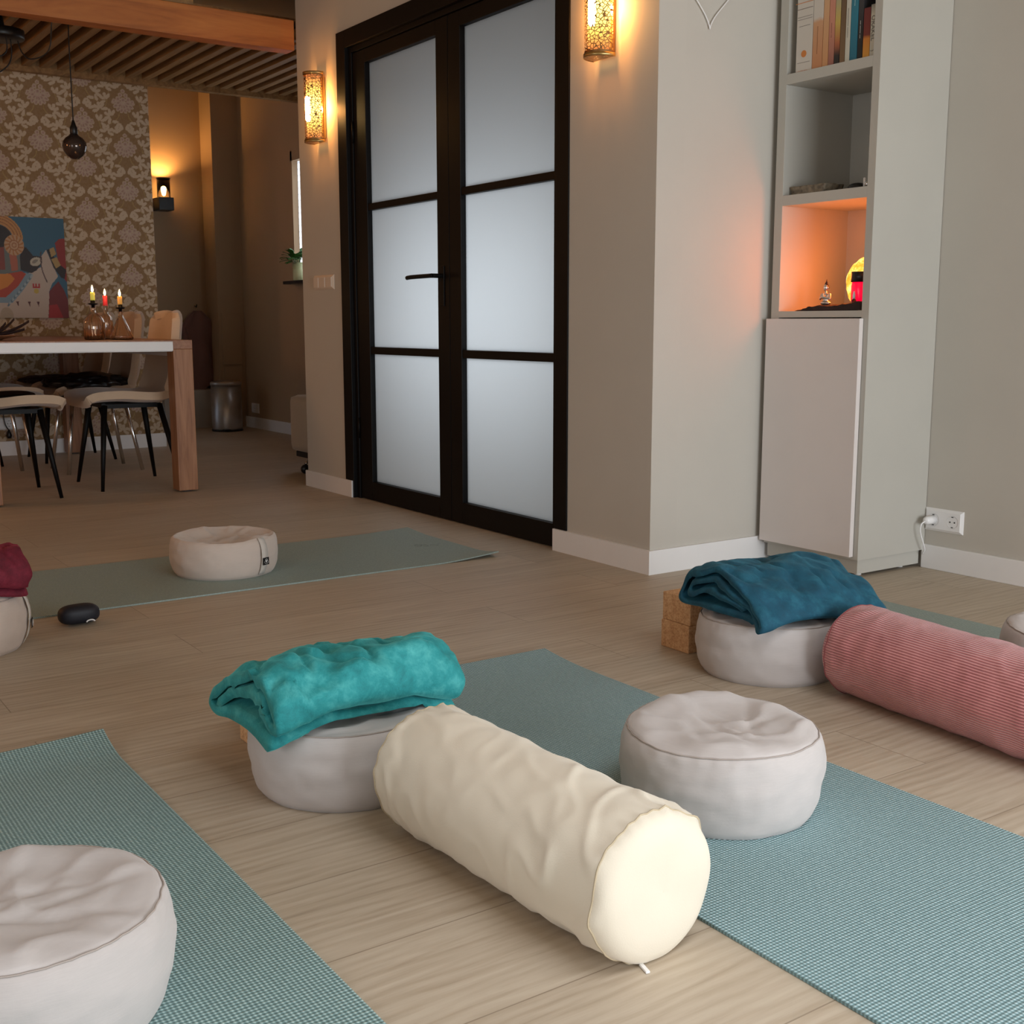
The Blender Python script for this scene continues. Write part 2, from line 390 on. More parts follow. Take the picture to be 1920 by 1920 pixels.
bz = .084
struct(bx('baseboard_door_left', (-5.795, -5.257, YD-.014, YD, 0, bz), M['white'], bev=.002))
struct(bx('baseboard_door_right', (-3.575, -3.03, YD-.014, YD, 0, bz), M['white']))
struct(bx('baseboard_nook', (-3.03, -3.016, YD-.014, 3.55, 0, bz), M['white']))
struct(bx('baseboard_right', (-2.575, 3.0, 3.536, 3.55, 0, bz), M['white'], bev=.002))
struct(bx('baseboard_kitchen', (-9.45, -5.8, 3.786, 3.8, 0, .09), M['white'], bev=.002))
struct(bx('baseboard_dining', (-8.25, -8.232, -.5, 2.705, 0, .095), M['white'], bev=.002))

# wallpaper wall ----------------------------------------------------------
def wallpaper():
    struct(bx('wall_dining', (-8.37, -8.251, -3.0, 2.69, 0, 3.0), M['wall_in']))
    y0, y1, z0, z1, st = .35, 2.692, .09, 2.47, .0042
    ny = int((y1-y0)/st)+1; nz = int((z1-z0)/st)+1
    Y, Z = np.meshgrid(np.linspace(y0, y1, ny), np.linspace(z0, z1, nz))
    TW, TH = .272, .285
    col_i = np.floor((Y-2.66)/TW); U = (Y-2.66)-col_i*TW - TW/2
    W = (Z-.02)+(np.mod(col_i, 2))*TH*.5; W = W-np.floor(W/TH)*TH-TH/2
    bg = np.array([.25, .14, .05]); cream = np.array([.54, .42, .29]); pink = np.array([.46, .32, .26]); pdark = np.array([.34, .21, .16]); gold = np.array([.36, .24, .08])
    img = np.zeros(Y.shape+(3,)); img[:] = bg
    def drop(cx, cy, ang, L, Wd, col, edge=None, core=None):
        for du in (-TW, 0, TW):
            # neighbouring columns are shifted by half a drop
            sh = TH*.5 if du else 0
            for dv in ((-TH, 0, TH) if du == 0 else (-TH-sh, -sh, sh, TH+sh)):
                if abs(du) and abs(cx-du*-1) > 0 and abs(cx+du) > TW*.5+L+.01: continue
                x = U-(cx+du); y = W-(cy+dv)
                a = x*math.cos(ang)+y*math.sin(ang); b = -x*math.sin(ang)+y*math.cos(ang)
                s = np.clip(a/L, 0, 1)
                wd = Wd*np.sqrt(np.clip(s, 0, 1))*np.sqrt(np.clip(1-s**3, 0, 1))*1.1
                m = (a > 0) & (a < L) & (np.abs(b) < wd)
                img[m] = col if edge is None else edge
                if edge is not None:
                    m2 = (a > .004) & (a < L-.005) & (np.abs(b) < wd-.0036); img[m2] = col
                if core is not None:
                    m3 = (a > L*.45) & (a < L*.8) & (np.abs(b) < wd*.35); img[m3] = core
    def disc(cx, cy, r, col, edge=None, core=None):
        for dv in (-TH, 0, TH):
            d = np.hypot(U-cx, W-(cy+dv))
            if edge is not None: img[d < r] = edge; img[d < r-.0042] = col
            else: img[d < r] = col
            if core is not None: img[d < r*.35] = core
    # stems
    for k in range(2):
        for t in np.linspace(0, 1, 26):
            s = -1 if k else 1
            disc(s*(.03+.07*t*t), -.06-.075*t, .0032, gold)
            disc(s*(.122-.03*t), -.04+.12*t, .0028, gold)
    # leaves in fans from the stems
    rng = random.Random(4)
    for s in (-1, 1):
        for (cx, cy, fan) in ((.112, .02, (75, 118, 25, -35)), (.085, -.085, (-20, 30, 75, -70, 118)), (.118, .10, (60, 105, 150, 10, 200)), (.036, .098, (60, 105, 20)), (.03, -.115, (-60, -110, 0))):
            for an in fan:
                a = math.radians(an if s > 0 else 180-an)
                drop(s*cx+math.cos(a)*.006, cy+math.sin(a)*.006, a, .041+.006*rng.random(), .0138, cream)
    # flower: fan of petals with a crown of round buds
    for r0, L, angs in ((.026, .052, (-172, -148, -124, -102, -79, -56, -32, -8)), (.006, .046, (-160, -130, -100, -80, -50, -20))):
        for an in angs:
            a = math.radians(an); drop(math.cos(a)*r0, .02+math.sin(a)*r0, a, L, .0165, pink, cream*.9, pdark)
    for cx, cy, r in ((-.034, .034, .0165), (.034, .034, .0165), (0, .03, .018), (-.018, .060, .015), (.018, .060, .015), (0, .086, .0135), (-.06, .022, .0125), (.06, .022, .0125)):
        disc(cx, cy, r, pink, cream*.9, pdark)
    n = ny*nz
    co = np.zeros((n, 3)); co[:, 0] = -8.2495; co[:, 1] = Y.ravel(); co[:, 2] = Z.ravel()
    me = bpy.data.meshes.new('wallpaper'); me.vertices.add(n); me.vertices.foreach_set('co', co.ravel())
    i = (np.arange(nz-1)[:, None]*ny+np.arange(ny-1)[None, :]).ravel()
    q = np.stack([i, i+1, i+1+ny, i+ny], 1)
    me.loops.add(q.size); me.loops.foreach_set('vertex_index', q.ravel().astype(np.int32))
    me.polygons.add(len(q)); me.polygons.foreach_set('loop_start', (np.arange(len(q))*4).astype(np.int32))
    me.update(calc_edges=True)
    at = me.color_attributes.new('print', 'FLOAT_COLOR', 'POINT')
    c4 = np.ones((n, 4)); c4[:, :3] = img.reshape(-1, 3); at.data.foreach_set('color', c4.ravel())
    t = NT('floral_wallpaper'); va = t.n('ShaderNodeVertexColor', layer_name='print')
    f = t.noise(t.coord(), 60, 3)
    c = t.mix(.12, va.outputs['Color'], t.ramp(f, [(.3, (.3, .22, .12, 1)), (.7, (.6, .5, .38, 1))]))
    t.bsdf(c, .75)
    struct(link('trim_1', me, t.m))
wallpaper()

# glazed double door ------------------------------------------------------
def glazed_doors():
    r = bpy.data.objects.new('door_1', None); C.objects.link(r); r.location = (-4.42, YD, 0); struct(r)
    K = M['black']
    bx('frame', [(-5.335, -5.245, YD-.006, YD+.1, 0, 2.215), (-3.575, -3.50, YD-.006, YD+.1, 0, 2.215), (-5.245, -3.575, YD-.006, YD+.1, 2.135, 2.215),
                 (-5.245, -5.215, YD+.012, YD+.1, 0, 2.135), (-5.215, -3.575, YD+.012, YD+.1, 2.11, 2.135)], K, r, bev=.002)
    for k, (a, g0, g1, b) in enumerate(((-5.212, -5.093, -4.457, -4.362), (-4.358, -4.268, -3.618, -3.578))):
        y0, y1 = YD+.018, YD+.062
        lf = bx('door_leaf', [(a, g0, y0, y1, .004, 2.107), (g1, b, y0, y1, .004, 2.107), (g0, g1, y0, y1, .004, .094), (g0, g1, y0, y1, 2.047, 2.107),
                              (g0, g1, y0+.004, y1, .712, .746), (g0, g1, y0+.004, y1, 1.382, 1.413)], K, r, bev=.0025)
        for z0, z1 in ((.094, .712), (.746, 1.382), (1.413, 2.047)):
            bx('pane', (g0-.002, g1+.002, y0+.026, y0+.032, z0-.002, z1+.002), M['frost'], lf)
        if k == 0:
            h = tube('handle', smooth_path([(-4.415, y0, 1.058), (-4.415, y0-.05, 1.058), (-4.43, y0-.055, 1.058), (-4.58, y0-.055, 1.057), (-4.632, y0-.052, 1.055)], 5), .0095, K, lf, 12)
            bx('lock_plate', (-4.43, -4.40, y0-.005, y0, .93, 1.1), K, lf, bev=.002)
        for z in (.35, 1.75):
            xh = a-.004 if k == 0 else b+.004
            tube('hinge', [(xh, y0-.004, z-.05), (xh, y0-.004, z+.05)], .006, K, lf, 10)
glazed_doors()

# daylight window behind the camera, window in the hall, kitchen window ----
def window(name, x, y, z, axis, frame, mull):
    pass
w1 = bx('window_1', [(2.4, 2.46, .7, .76, .1, 1.7), (2.4, 2.46, 3.44, 3.5, .1, 1.7), (2.4, 2.46, 1.6, 1.66, .1, 1.7), (2.4, 2.46, 2.54, 2.6, .1, 1.7), (2.4, 2.46, .7, 3.5, .1, .16), (2.4, 2.46, .7, 3.5, 1.64, 1.7)], M['black'])
struct(w1)
w2 = bx('window_2', [(-8.44, -8.41, 3.80, 3.86, 1.17, 2.12), (-7.33, -7.3, 3.80, 3.86, 1.17, 2.12), (-8.44, -7.3, 3.80, 3.86, 2.05, 2.12), (-8.44, -7.3, 3.8, 3.86, 1.17, 1.19)], M['wall_in'])
struct(w2)
def m_blind():
    t = NT('daylit_blind'); v = t.coord(); s = t.n('ShaderNodeSeparateXYZ'); t.l(v, s.inputs[0])
    f = t.math('FRACT', t.math('MULTIPLY', s.outputs[2], 22)); 
    tr = t.n('ShaderNodeBsdfTranslucent'); tr.inputs['Color'].default_value = (.8, .8, .8, 1)
    t.l(t.ramp(f, [(0, (.55, .55, .56, 1)), (.25, (.85, .85, .85, 1)), (1, (.75, .75, .76, 1))]), tr.inputs['Color'])
    t.l(tr.outputs[0], t.out.inputs[0]); return t.m
bx('blind', (-8.41, -7.33, 3.845, 3.85, 1.19, 2.05), m_blind(), w2)
tag(bx('window_sill', (-8.41, -7.2, 3.70, 3.80, 1.145, 1.168), plain('dark_sill_stone', srgb(28, 22, 20), .35), bev=.003), 'dark window ledge under the narrow kitchen window', 'window sill')

# ------------------------------------------------------------------ beam and slatted ceiling
tag(bx('ceiling_beam', (-5.9, -5.8, -3.0, 2.655, 2.222, 2.368), M['beam'], bev=.004, origin=(-5.85, 1.2, 2.222)), 'orange-brown pine beam crossing the room below the ceiling', 'beam')
tag(bx('roof_rafter', (-6.15, -5.81, 1.98, 2.14, 2.37, 2.52), M['slat'], bev=.004), 'dark rafter end resting on top of the pine beam', 'beam')
def slatted():
    r = root('slatted_ceiling_panel', (-7.4, 2.0, 2.44), 'brown slatted wooden ceiling panel hung over the dining table', 'slatted ceiling')
    bx('frame', [(-8.2, -8.14, .0, 3.78, 2.425, 2.52), (-6.62, -6.56, .0, 3.78, 2.46, 2.52)], M['slat'], r, bev=.003)
    bx('backing_board', (-8.2, -6.56, .0, 3.78, 2.56, 2.575), M['slat'], r)
    s0 = bx('slat', (-8.14, -6.6, .03, .078, 2.455, 2.535), M['slat'], r, bev=.002)
    for k in range(1, 35):
        s = s0.copy(); C.objects.link(s); s.parent = r; s.location = (s0.location[0], s0.location[1]+k*.108, s0.location[2])
slatted()

# ------------------------------------------------------------------ sconces
def brass_sconce(xc, zc, label):
    r = root('wall_sconce', (xc, YD, zc-.165), label, 'wall lamp', 'perforated brass sconces beside the glazed doors')
    w, dep, z0, z1 = .112, .074, zc-.165, zc+.165
    bx('back_plate', (xc-.035, xc+.035, YD-.012, YD, z0+.02, z1-.02), M['brass'], r, bev=.002)
    n = 28; v = []; uv = []
    for j in range(21):
        for i in range(n+1):
            a = PI*i/n; v.append((xc+w/2*math.cos(a), YD-.02-dep*math.sin(a), z0+(z1-z0)*j/20)); uv.append((i/n, j/20))
    f = [(j*(n+1)+i, j*(n+1)+i+1, (j+1)*(n+1)+i+1, (j+1)*(n+1)+i) for j in range(20) for i in range(n)]
    me = me_py(v, f, 'shade'); ul = me.uv_layers.new(name='UVMap')
    for l in me.loops: ul.data[l.index].uv = uv[l.vertex_index]
    link('perforated_shade', me, M['perf'], r, smooth=True)
    for z in (z0, z1-.012):
        rv = [(xc+(w/2+.001)*math.cos(PI*i/n), YD-.02-(dep+.001)*math.sin(PI*i/n), z+k*.012) for k in (0, 1) for i in range(n+1)]
        rim = link('rim', me_py(rv, [(i, i+1, n+2+i, n+1+i) for i in range(n)]), M['brass'], r, smooth=True)
        md = rim.modifiers.new('s', 'SOLIDIFY'); md.thickness = .0025
    lathe('bulb', [(0, -.06), (.008, -.058), (.012, -.05), (.013, 0), (.012, .05), (.008, .058), (0, .06)], (xc+.012, YD-.0845, zc-.01), M['bulb'], r, 16)
    v = []; q_ = 14
    for j in range(2):
        for i in range(q_+1): a = PI*(.04+.92*i/q_); v.append((xc+(w/2-.012)*math.cos(a), YD-.022-(dep-.012)*math.sin(a), (z0+.014, z1-.014)[j]))
    link('diffuser', me_py(v, [(i, i+1, q_+2+i, q_+1+i) for i in range(q_)]), M['diff'], r, smooth=True)
    for z in (z0+.001, z1-.002):
        b0 = [(xc+w/2*math.cos(PI*i/n), YD-.02-dep*math.sin(PI*i/n), z) for i in range(n+1)]
        link('end_cap', me_py(b0, [tuple(range(n+1))]), M['perf2'], r)
    L = bpy.data.lights.new('sconce_light', 'POINT'); L.energy = 13.0; L.color = (1, .38, .085); L.shadow_soft_size = .012
    lo = bpy.data.objects.new('sconce_light', L); C.objects.link(lo); lo.location = (xc, YD-.030, zc)
    return r
brass_sconce(-3.284, 1.907, 'perforated brass half-round sconce glowing right of the black glazed doors')
brass_sconce(-5.505, 1.897, 'perforated brass half-round sconce glowing left of the black glazed doors')

def kitchen_sconce():
    r = root('jar_sconce', (-9.6, 3.228, 1.745), 'small black wall lamp with glass cylinder beside the wallpapered wall', 'wall lamp')
    bx('base', (-9.7, -9.54, 3.165, 3.285, 1.75, 1.85), M['blackp'], r, bev=.003)
    lathe('glass_cylinder', [(.052, 0), (.052, .15), (.049, .15), (.049, .004), (0, .004)], (-9.6, 3.225, 1.85), M['clear'], r, 32)
    tube('ring', [(-9.6+.053*math.cos(a), 3.225+.053*math.sin(a), 2.0) for a in np.linspace(0, 2*PI, 29)[:-1]], .004, M['blackp'], r, 6, True)
    lathe('bulb', [(0, 0), (.012, .004), (.022, .03), (.024, .05), (.016, .075), (0, .085)], (-9.6, 3.225, 1.862), M['bulb'], r, 16)
    L = bpy.data.lights.new('jar_light', 'POINT'); L.energy = 14; L.color = (1, .5, .15); L.shadow_soft_size = .02
    lo = bpy.data.objects.new('jar_light', L); C.objects.link(lo); lo.location = (-9.6, 3.225, 1.97)
kitchen_sconce()

# ------------------------------------------------------------------ pendant lamp
def pendant():
    r = root('pendant_lamp', (-6.9, 1.5, 2.33), 'black multi-cord pendant with one unlit smoked globe bulb over the table', 'pendant lamp')
    lathe('canopy', [(0, 0), (.115, 0), (.12, .006), (.12, .045), (.03, .048), (.025, .07), (.012, .14), (0, .14)], (-6.9, 1.485, 2.335), M['blackp'], r, 32)
    tube('cord', smooth_path([(-6.9, 1.57, 2.34), (-6.89, 1.585, 2.28), (-6.87, 1.62, 2.245), (-6.83, 1.68, 2.262), (-6.79, 1.708, 2.31), (-6.74, 1.712, 2.43), (-6.745, 1.74, 2.44), (-6.744, 1.77, 2.43), (-6.744, 1.793, 2.44), (-6.744, 1.793, 2.3), (-6.744, 1.792, 1.93)], 6), .0035, M['blackp'], r, 8)
    tube('cord', smooth_path([(-6.88, 1.53, 2.34), (-6.88, 1.53, 2.25), (-6.88, 1.50, 2.19), (-6.88, 1.42, 2.15), (-6.88, 1.3, 2.2), (-6.88, 1.2, 2.44)], 6), .0035, M['blackp'], r, 8)
    tube('cord', smooth_path([(-6.84, 1.50, 2.34), (-6.84, 1.50, 2.27), (-6.84, 1.46, 2.235), (-6.84, 1.36, 2.24), (-6.84, 1.3, 2.3), (-6.84, 1.28, 2.44)], 6), .0035, M['blackp'], r, 8)
    s = lathe('socket', [(0, .075), (.006, .072), (.012, .05), (.019, .035), (.02, .004), (.017, 0), (0, 0)], (-6.744, 1.792, 1.858), M['blackp'], r, 20)
    lathe('globe_bulb', [(0, -.128), (.02, -.125), (.042, -.108), (.058, -.084), (.0635, -.06), (.06, -.038), (.046, -.018), (.028, -.006), (.019, .004), (.0, .004)], (-6.744, 1.792, 1.856), M['smoke'], r, 32)
pendant()

# ------------------------------------------------------------------ dining table
def table():
    x0, x1, y0, y1, zt = -8.2, -5.92, 1.05, 2.10, .775
    r = root('dining_table', ((x0+x1)/2, (y0+y1)/2, 0), 'long oak dining table with thick square legs and white apron', 'table')
    bx('tabletop', (x0, x1, y0, y1, zt-.045, zt), M['table_x'], r, bev=.002)
    bx('apron', [(x1-.035, x1-.008, y0+.1, y1-.1, .718, .732+.0), (x0+.01, x0+.03, y0+.1, y1-.1, .69, .73), (x0+.1, x1-.1, y0+.03, y0+.05, .69, .73), (x0+.1, x1-.1, y1-.05, y1-.03, .69, .73),
                (x1-.02, x1+.0015, y0+.1, y1-.1, .722, .768)], M['white'], r, bev=.002)
    for a, b in ((x1-.1, y1-.1), (x0, y1-.1), (x1-.1, y0), (x0, y0)):
        bx('leg', (a, a+.1, b, b+.1, .008, zt-.045), M['table_z'], r, bev=.003)
        bx('foot_pad', (a+.03, a+.07, b+.03, b+.07, 0, .008), M['blackp'], r)
table()

# ------------------------------------------------------------------ dining chairs
def chair_proto(chrome, label, group):
    r = root('dining_chair', (0, 0, 0), label, 'chair', group)
    prof = [(-.255, .432), (-.25, .452), (-.2, .468), (-.08, .472), (.04, .462), (.13, .462), (.19, .49), (.225, .55), (.245, .63), (.262, .73), (.275, .82), (.283, .885), (.285, .915)]
    P = smooth_path([(0, a, b) for a, b in prof], 3); v = []; n = len(P); m = 17
    for i, p in enumerate(P):
        s = i/(n-1)
        if s < .12: w = .17+.06*math.sin(s/.12*PI/2)
        elif s < .5: w = .23
        elif s < .85: w = .23-.03*(s-.5)/.35
        else: w = .20*math.sqrt(max(0, 1-((s-.85)/.15)**2.6*.62))
        seat = max(0, min(1, (.55-s)/.1)); back = 1-seat
        for j in range(m):
            t = 2*j/(m-1)-1
            v.append((w*t, p.y-back*.055*abs(t)**2.5+(.02*abs(t)**3 if s < .06 else 0), p.z+seat*.022*abs(t)**3-(.015*abs(t)**3 if s > .97 else 0)))
    f = [(i*m+j, i*m+j+1, (i+1)*m+j+1, (i+1)*m+j) for i in range(n-1) for j in range(m-1)]
    sh = link('shell', me_py(v, f), M['chairf'], r, world=False, smooth=True)
    md = sh.modifiers.new('s', 'SOLIDIFY'); md.thickness = .042; md.offset = 0
    md = sh.modifiers.new('b', 'BEVEL'); md.width = .016; md.segments = 3; md.limit_method = 'ANGLE'; md.angle_limit = math.radians(50)
    lm = M['chrome'] if chrome else M['black']
    bx('under_frame', [(-.15, .15, -.17, -.15, .425, .447), (-.15, .15, .13, .15, .415, .437), (-.15, -.13, -.16, .14, .42, .442), (.13, .15, -.16, .14, .42, .442)], M['black'], r, world=False)
    for sx in (-1, 1):
        for sy in (-1, 1):
            top = (sx*.14, sy*.145-.01, .435); bot = (sx*(.235 if not chrome else .19), sy*.212, .0)
            tube('leg', [top, tuple(top[k]*.5+bot[k]*.5 for k in range(3)), bot], [.017, .0135, .009] if not chrome else [.0115, .0115, .0115], lm, r, 12, world=False)
    return r
G1 = 'upholstered chairs around the dining table'
cb = chair_proto(False, 'cream upholstered chair with black legs nearest the camera, right side of table', G1)
cc = chair_proto(True, 'cream upholstered chair with chrome legs behind the nearest one, right side', G1)
cb.location = (-6.41, 1.895, 0)
cc.location = (-7.17, 1.93, 0)
def place(src, x, y, rz, label):
    c = copy_tree(src); c.location = (x, y, 0); c.rotation_euler = (0, 0, rz); c['label'] = label
place(cb, -7.86, 1.96, 0, 'farthest black-legged chair on the right side of the dining table')
place(cb, -6.3, 1.24, PI, 'cream chair seat with black legs at the left picture edge under the table')
place(cc, -7.14, 1.33, PI, 'chrome-legged chair at the left side of the table, in its shade')
place(cb, -7.86, 1.28, PI, 'black-legged chair farthest back on the left side of the table')

# items on the chairs
def blob(name, c, dims, mat, seed, parent=None, amp=.25, freq=9, sub=4, flat=True, world=True, **kw):
    bm = bmesh.new(); bmesh.ops.create_icosphere(bm, subdivisions=sub, radius=1)
    for v in bm.verts:
        p = v.co.copy(); n = noise.fractal(Vector((p.x*dims[0]*freq+seed, p.y*dims[1]*freq, p.z*dims[2]*freq)), 1, 2, 4)
        p *= 1+amp*n
        if flat: p.z = max(p.z, -.55)
        v.co = Vector((c[0]+p.x*dims[0], c[1]+p.y*dims[1], c[2]+(p.z+(.55 if flat else 0))*dims[2]))
    return link(name, me_bm(bm), mat, parent, smooth=True, world=world, **kw)
tag(blob('folded_jacket', (-7.12, 1.88, .492), (.26, .23, .052), M['blackcloth'], 3, amp=.3, freq=14), 'crumpled black leather jacket lying on a chair seat under the table', 'jacket')
tag(blob('dark_cloth', (-7.86, 1.86, .492), (.2, .19, .03), M['darkcloth'], 7, amp=.25, freq=12), 'dark cloth on the farthest chair seat under the table', 'cloth')
tag(blob('black_bag', (-6.33, 1.30, .488), (.13, .12, .024), M['blackcloth'], 5, amp=.12, freq=12), 'small black bag on the chair seat at the left edge', 'bag')

# ------------------------------------------------------------------ candle bottles
def bottle(x, y, prof, cand, ribs, label, stopper):
    z = .775
    r = root('candle_bottle', (x, y, z), label, 'candle holder', 'glass candle bottles on the dining table')
    inner = [(max(0, a-.003), b+.004 if a > .01 else b) for a, b in prof[::-1] if b > .002]
    lathe('glass_body', prof+[(prof[-1][0]-.003, prof[-1][1])]+[(max(.001, a-.003), max(b, .005)) for a, b in prof[-2:0:-1]]+[(0, .005)], (x, y, z), M['amber'], r, 64, ribs=ribs, ribamp=.035)
    zt = prof[-1][1]
    if stopper:
        lathe('candle_cup', [(0, 0), (.008, 0), (.009, .012), (.022, .014), (.024, .02), (.012, .022), (.011, .048), (.009, .048), (.009, .03), (0, .03)], (x, y, z+zt), M['black'], r, 24)
        zt += .03
    cm = plain('candle_wax', cand, .5, .03, Subsurface_Weight=.3, Subsurface_Radius=(.02, .01, .006), Emission_Color=cand, Emission_Strength=.25)
    lathe('candle', [(0, -.012), (.0115, -.012), (.0115, .038), (.009, .040), (.004, .036), (0, .036)], (x, y, z+zt+.006), cm, r, 20)
    lathe('flame', [(0, 0), (.004, .004), (.0062, .012), (.005, .02), (.002, .03), (0, .036)], (x, y, z+zt+.046), M['flame'], r, 12)
    L = bpy.data.lights.new('candle_light', 'POINT'); L.energy = .9; L.color = (1, .5, .18); L.shadow_soft_size = .008
    lo = bpy.data.objects.new('candle_light', L); C.objects.link(lo); lo.location = (x, y, z+zt+.064)
bottle(-6.25, 1.707, [(0, 0), (.045, 0), (.049, .006), (.052, .06), (.051, .09), (.042, .112), (.024, .128), (.0125, .14), (.0115, .160), (.013, .164)], srgb(226, 214, 90), 14, 'round-shouldered ribbed glass bottle holding a yellow candle, leftmost of three', True)
bottle(-6.36, 1.80, [(0, 0), (.03, 0), (.033, .006), (.033, .09), (.03, .115), (.016, .13), (.012, .14), (.012, .175), (.014, .18)], srgb(226, 60, 60), 12, 'slim glass bottle holding a red candle, between its two neighbours', False)
bottle(-6.22, 1.835, [(0, 0), (.052, 0), (.058, .006), (.056, .02), (.046, .045), (.03, .08), (.018, .108), (.011, .125), (.0105, .14), (.013, .144)], srgb(240, 170, 80), 14, 'cone-shaped ribbed glass bottle holding an orange candle, rightmost of three', True)

# dried leaf decoration at the left edge of the table
def bowl():
    r = root('leaf_bowl', (-6.4, 1.24, .775), 'shallow dark bowl with long dark leaves at the left end of table', 'decoration')
    lathe('bowl', [(0, 0), (.05, 0), (.055, .004), (.13, .022), (.135, .026), (.13, .026), (.05, .008), (0, .007)], (-6.4, 1.24, .775), M['table_x'], r, 40)
    v = []; f = []
    for k, (dx, dy, dz) in enumerate(((.02, .2, .07), (.05, .17, .03), (-.03, .14, .08), (0, -.1, .07), (.06, .08, .06))):
        b = len(v)
        for i in range(9):
            s = i/8; w = .02*math.sin(PI*min(1, s*1.05+.02))
            c = Vector((-6.4+dx*s, 1.24+dy*s-.02, .79+dz*s*s+.012))
            v += [c+Vector((-w, 0, .004)), c+Vector((0, 0, -.006)), c+Vector((w, 0, .004))]
        for i in range(8):
            for j in range(2): f.append((b+i*3+j, b+i*3+j+1, b+i*3+j+4, b+i*3+j+3))
    o = link('leaves', me_py(v, f), M['darkcloth'], r, smooth=True); md = o.modifiers.new('s', 'SOLIDIFY'); md.thickness = .003
bowl()

# ------------------------------------------------------------------ painting
def painting():
    ya, yb, za, zb = 1.14, 2.087, .894, 1.535
    r = root('wall_painting', (-8.25, (ya+yb)/2, za), 'colourful canvas painting with a turquoise background hung on the wallpaper', 'painting')
    bx('canvas', (-8.249, -8.228, ya, yb, za, zb), plain('canvas_edge', srgb(170, 150, 120), .8), r)
    st = .0032; ny = int((yb-ya)/st); nz = int((zb-za)/st)
    Yg, Zg = np.meshgrid(np.linspace(ya, yb, ny), np.linspace(za, zb, nz))
    X = (Yg-1.70)/.387*930; Yp = 1580-(Zg-za)/(zb-za)*1430     # local drawing units
    img = np.zeros(X.shape+(3,)); img[:] = (.045, .15, .23)
    def poly(pts, col):
        x, y = X, Yp; ins = np.zeros(X.shape, bool); n = len(pts)
        for i in range(n):
            xa, ya_ = pts[i]; xb, yb_ = pts[(i+1) % n]
            c = ((ya_ > y) != (yb_ > y)) & (x < (xb-xa)*(y-ya_)/(yb_-ya_+1e-9)+xa); ins ^= c
        img[ins] = col
    def ell(cx, cy, a, b, col, rot=0):
        c, s = math.cos(rot), math.sin(rot); dx, dy = X-cx, Yp-cy
        m = ((dx*c+dy*s)/a)**2+((-dx*s+dy*c)/b)**2 < 1; img[m] = col; return m
    cr = (.62, .5, .4); red = (.34, .03, .02); drk = (.03, .02, .018)
    poly([(780, 500), (850, 440), (930, 430), (960, 1100), (880, 1000), (820, 800)], red)
    poly([(560, 700), (640, 600), (720, 800), (800, 980), (700, 1090), (650, 1200), (640, 1400), (610, 1590), (-1400, 1590), (-1400, 1250), (100, 1250), (330, 960), (430, 900), (550, 850)], cr)
    poly([(650, 600), (690, 590), (800, 780), (930, 880), (900, 1010), (850, 1000), (740, 860)], drk)
    poly([(690, 590), (760, 560), (790, 660), (715, 705)], (.5, .33, .12)); poly([(710, 735), (795, 700), (850, 820), (775, 865)], (.5, .33, .12))
    poly([(655, 1190), (800, 1050), (880, 1180), (950, 1370), (990, 1590), (615, 1590)], (.20, .02, .02)); poly([(640, 1400), (760, 1380), (850, 1590), (615, 1590)], (.42, .02, .02))
    poly([(290, 560), (350, 580), (440, 690), (570, 700), (570, 790), (480, 900), (400, 940), (250, 900), (220, 800)], drk)
    ell(475, 775, 88, 62, (.6, .55, .42), -.3); ell(465, 770, 50, 22, (.3, .27, .22), -.5)
    for k in range(40):
        t = k/39; ell(560+70*t*t-20*math.sin(t*3), 640+420*t, 8, 14, (.1, .05, .05))
    poly([(-1400, 1330), (-1400, 700), (-200, 900), (230, 930), (420, 950), (400, 1010), (250, 1200), (90, 1370)], (.25, .36, .42))
    poly([(-1400, 1250), (-1400, 720), (-200, 880), (250, 915), (320, 950), (200, 1120), (0, 1290)], (.5, .06, .02))
    poly([(-600, 1200), (-300, 900), (90, 960), (150, 1030), (40, 1140), (-200, 1230)], (.75, .26, .03))
    rng = random.Random(2)
    for k in range(16): ell(40+24*k, 1390-27*k, 34, 15, (.42, .5, .52) if k % 2 else (.16, .24, .28), -.9)
    poly([(-900, 900), (-900, 450), (20, 470), (250, 640), (240, 920), (0, 960)], (.17, .19, .17)); poly([(90, 680), (200, 690), (210, 900), (110, 920)], (.5, .15, .08)); poly([(-300, 500), (20, 480), (20, 900), (-300, 900)], (.28, .06, .04))
    m = (np.hypot((X+60), (Yp-470)*1.05) < 370) & (np.hypot((X+60), (Yp-480)*1.05) > 225) & (Yp < 470); img[m] = (.62, .3, .09)
    for rr in (255, 300, 340):
        m = (np.abs(np.hypot((X+60), (Yp-470)*1.05)-rr) < 6) & (Yp < 470); img[m] = (.34, .13, .04)
    ell(-60, 430, 200, 160, drk)
    m = ell(172, 550, 145, 145, (.62, .38, .2))
    d = np.hypot(X-172, Yp-550); th = np.arctan2(Yp-550, X-172)
    img[(d < 140) & (d > 75) & (np.sin(th*13+d/28) > .25)] = (.5, .2, .05); img[(np.abs(d-68) < 7) | (np.abs(d-30) < 6)] = (.4, .16, .06)
    for a, b, c_, d_ in ((405, 430, 1085, 1145), (450, 470, 1090, 1145), (495, 517, 1085, 1145), (405, 517, 1130, 1150)):
        poly([(a, c_), (b, c_), (b, d_), (a, d_)], (.5, .02, .02))
    ell(457, 1195, 38, 34, (.62, .45, .08))
    for cx in (170, 342, 475): poly([(cx-22, 1350), (cx+18, 1345), (cx+8, 1420)], (.1, .02, .02))
    ell(0, 1560, 100, 130, (.5, .4, .28))
    n = ny*nz; co = np.zeros((n, 3)); co[:, 0] = -8.2275; co[:, 1] = Yg.ravel(); co[:, 2] = Zg.ravel()
    me = bpy.data.meshes.new('painted_surface'); me.vertices.add(n); me.vertices.foreach_set('co', co.ravel())
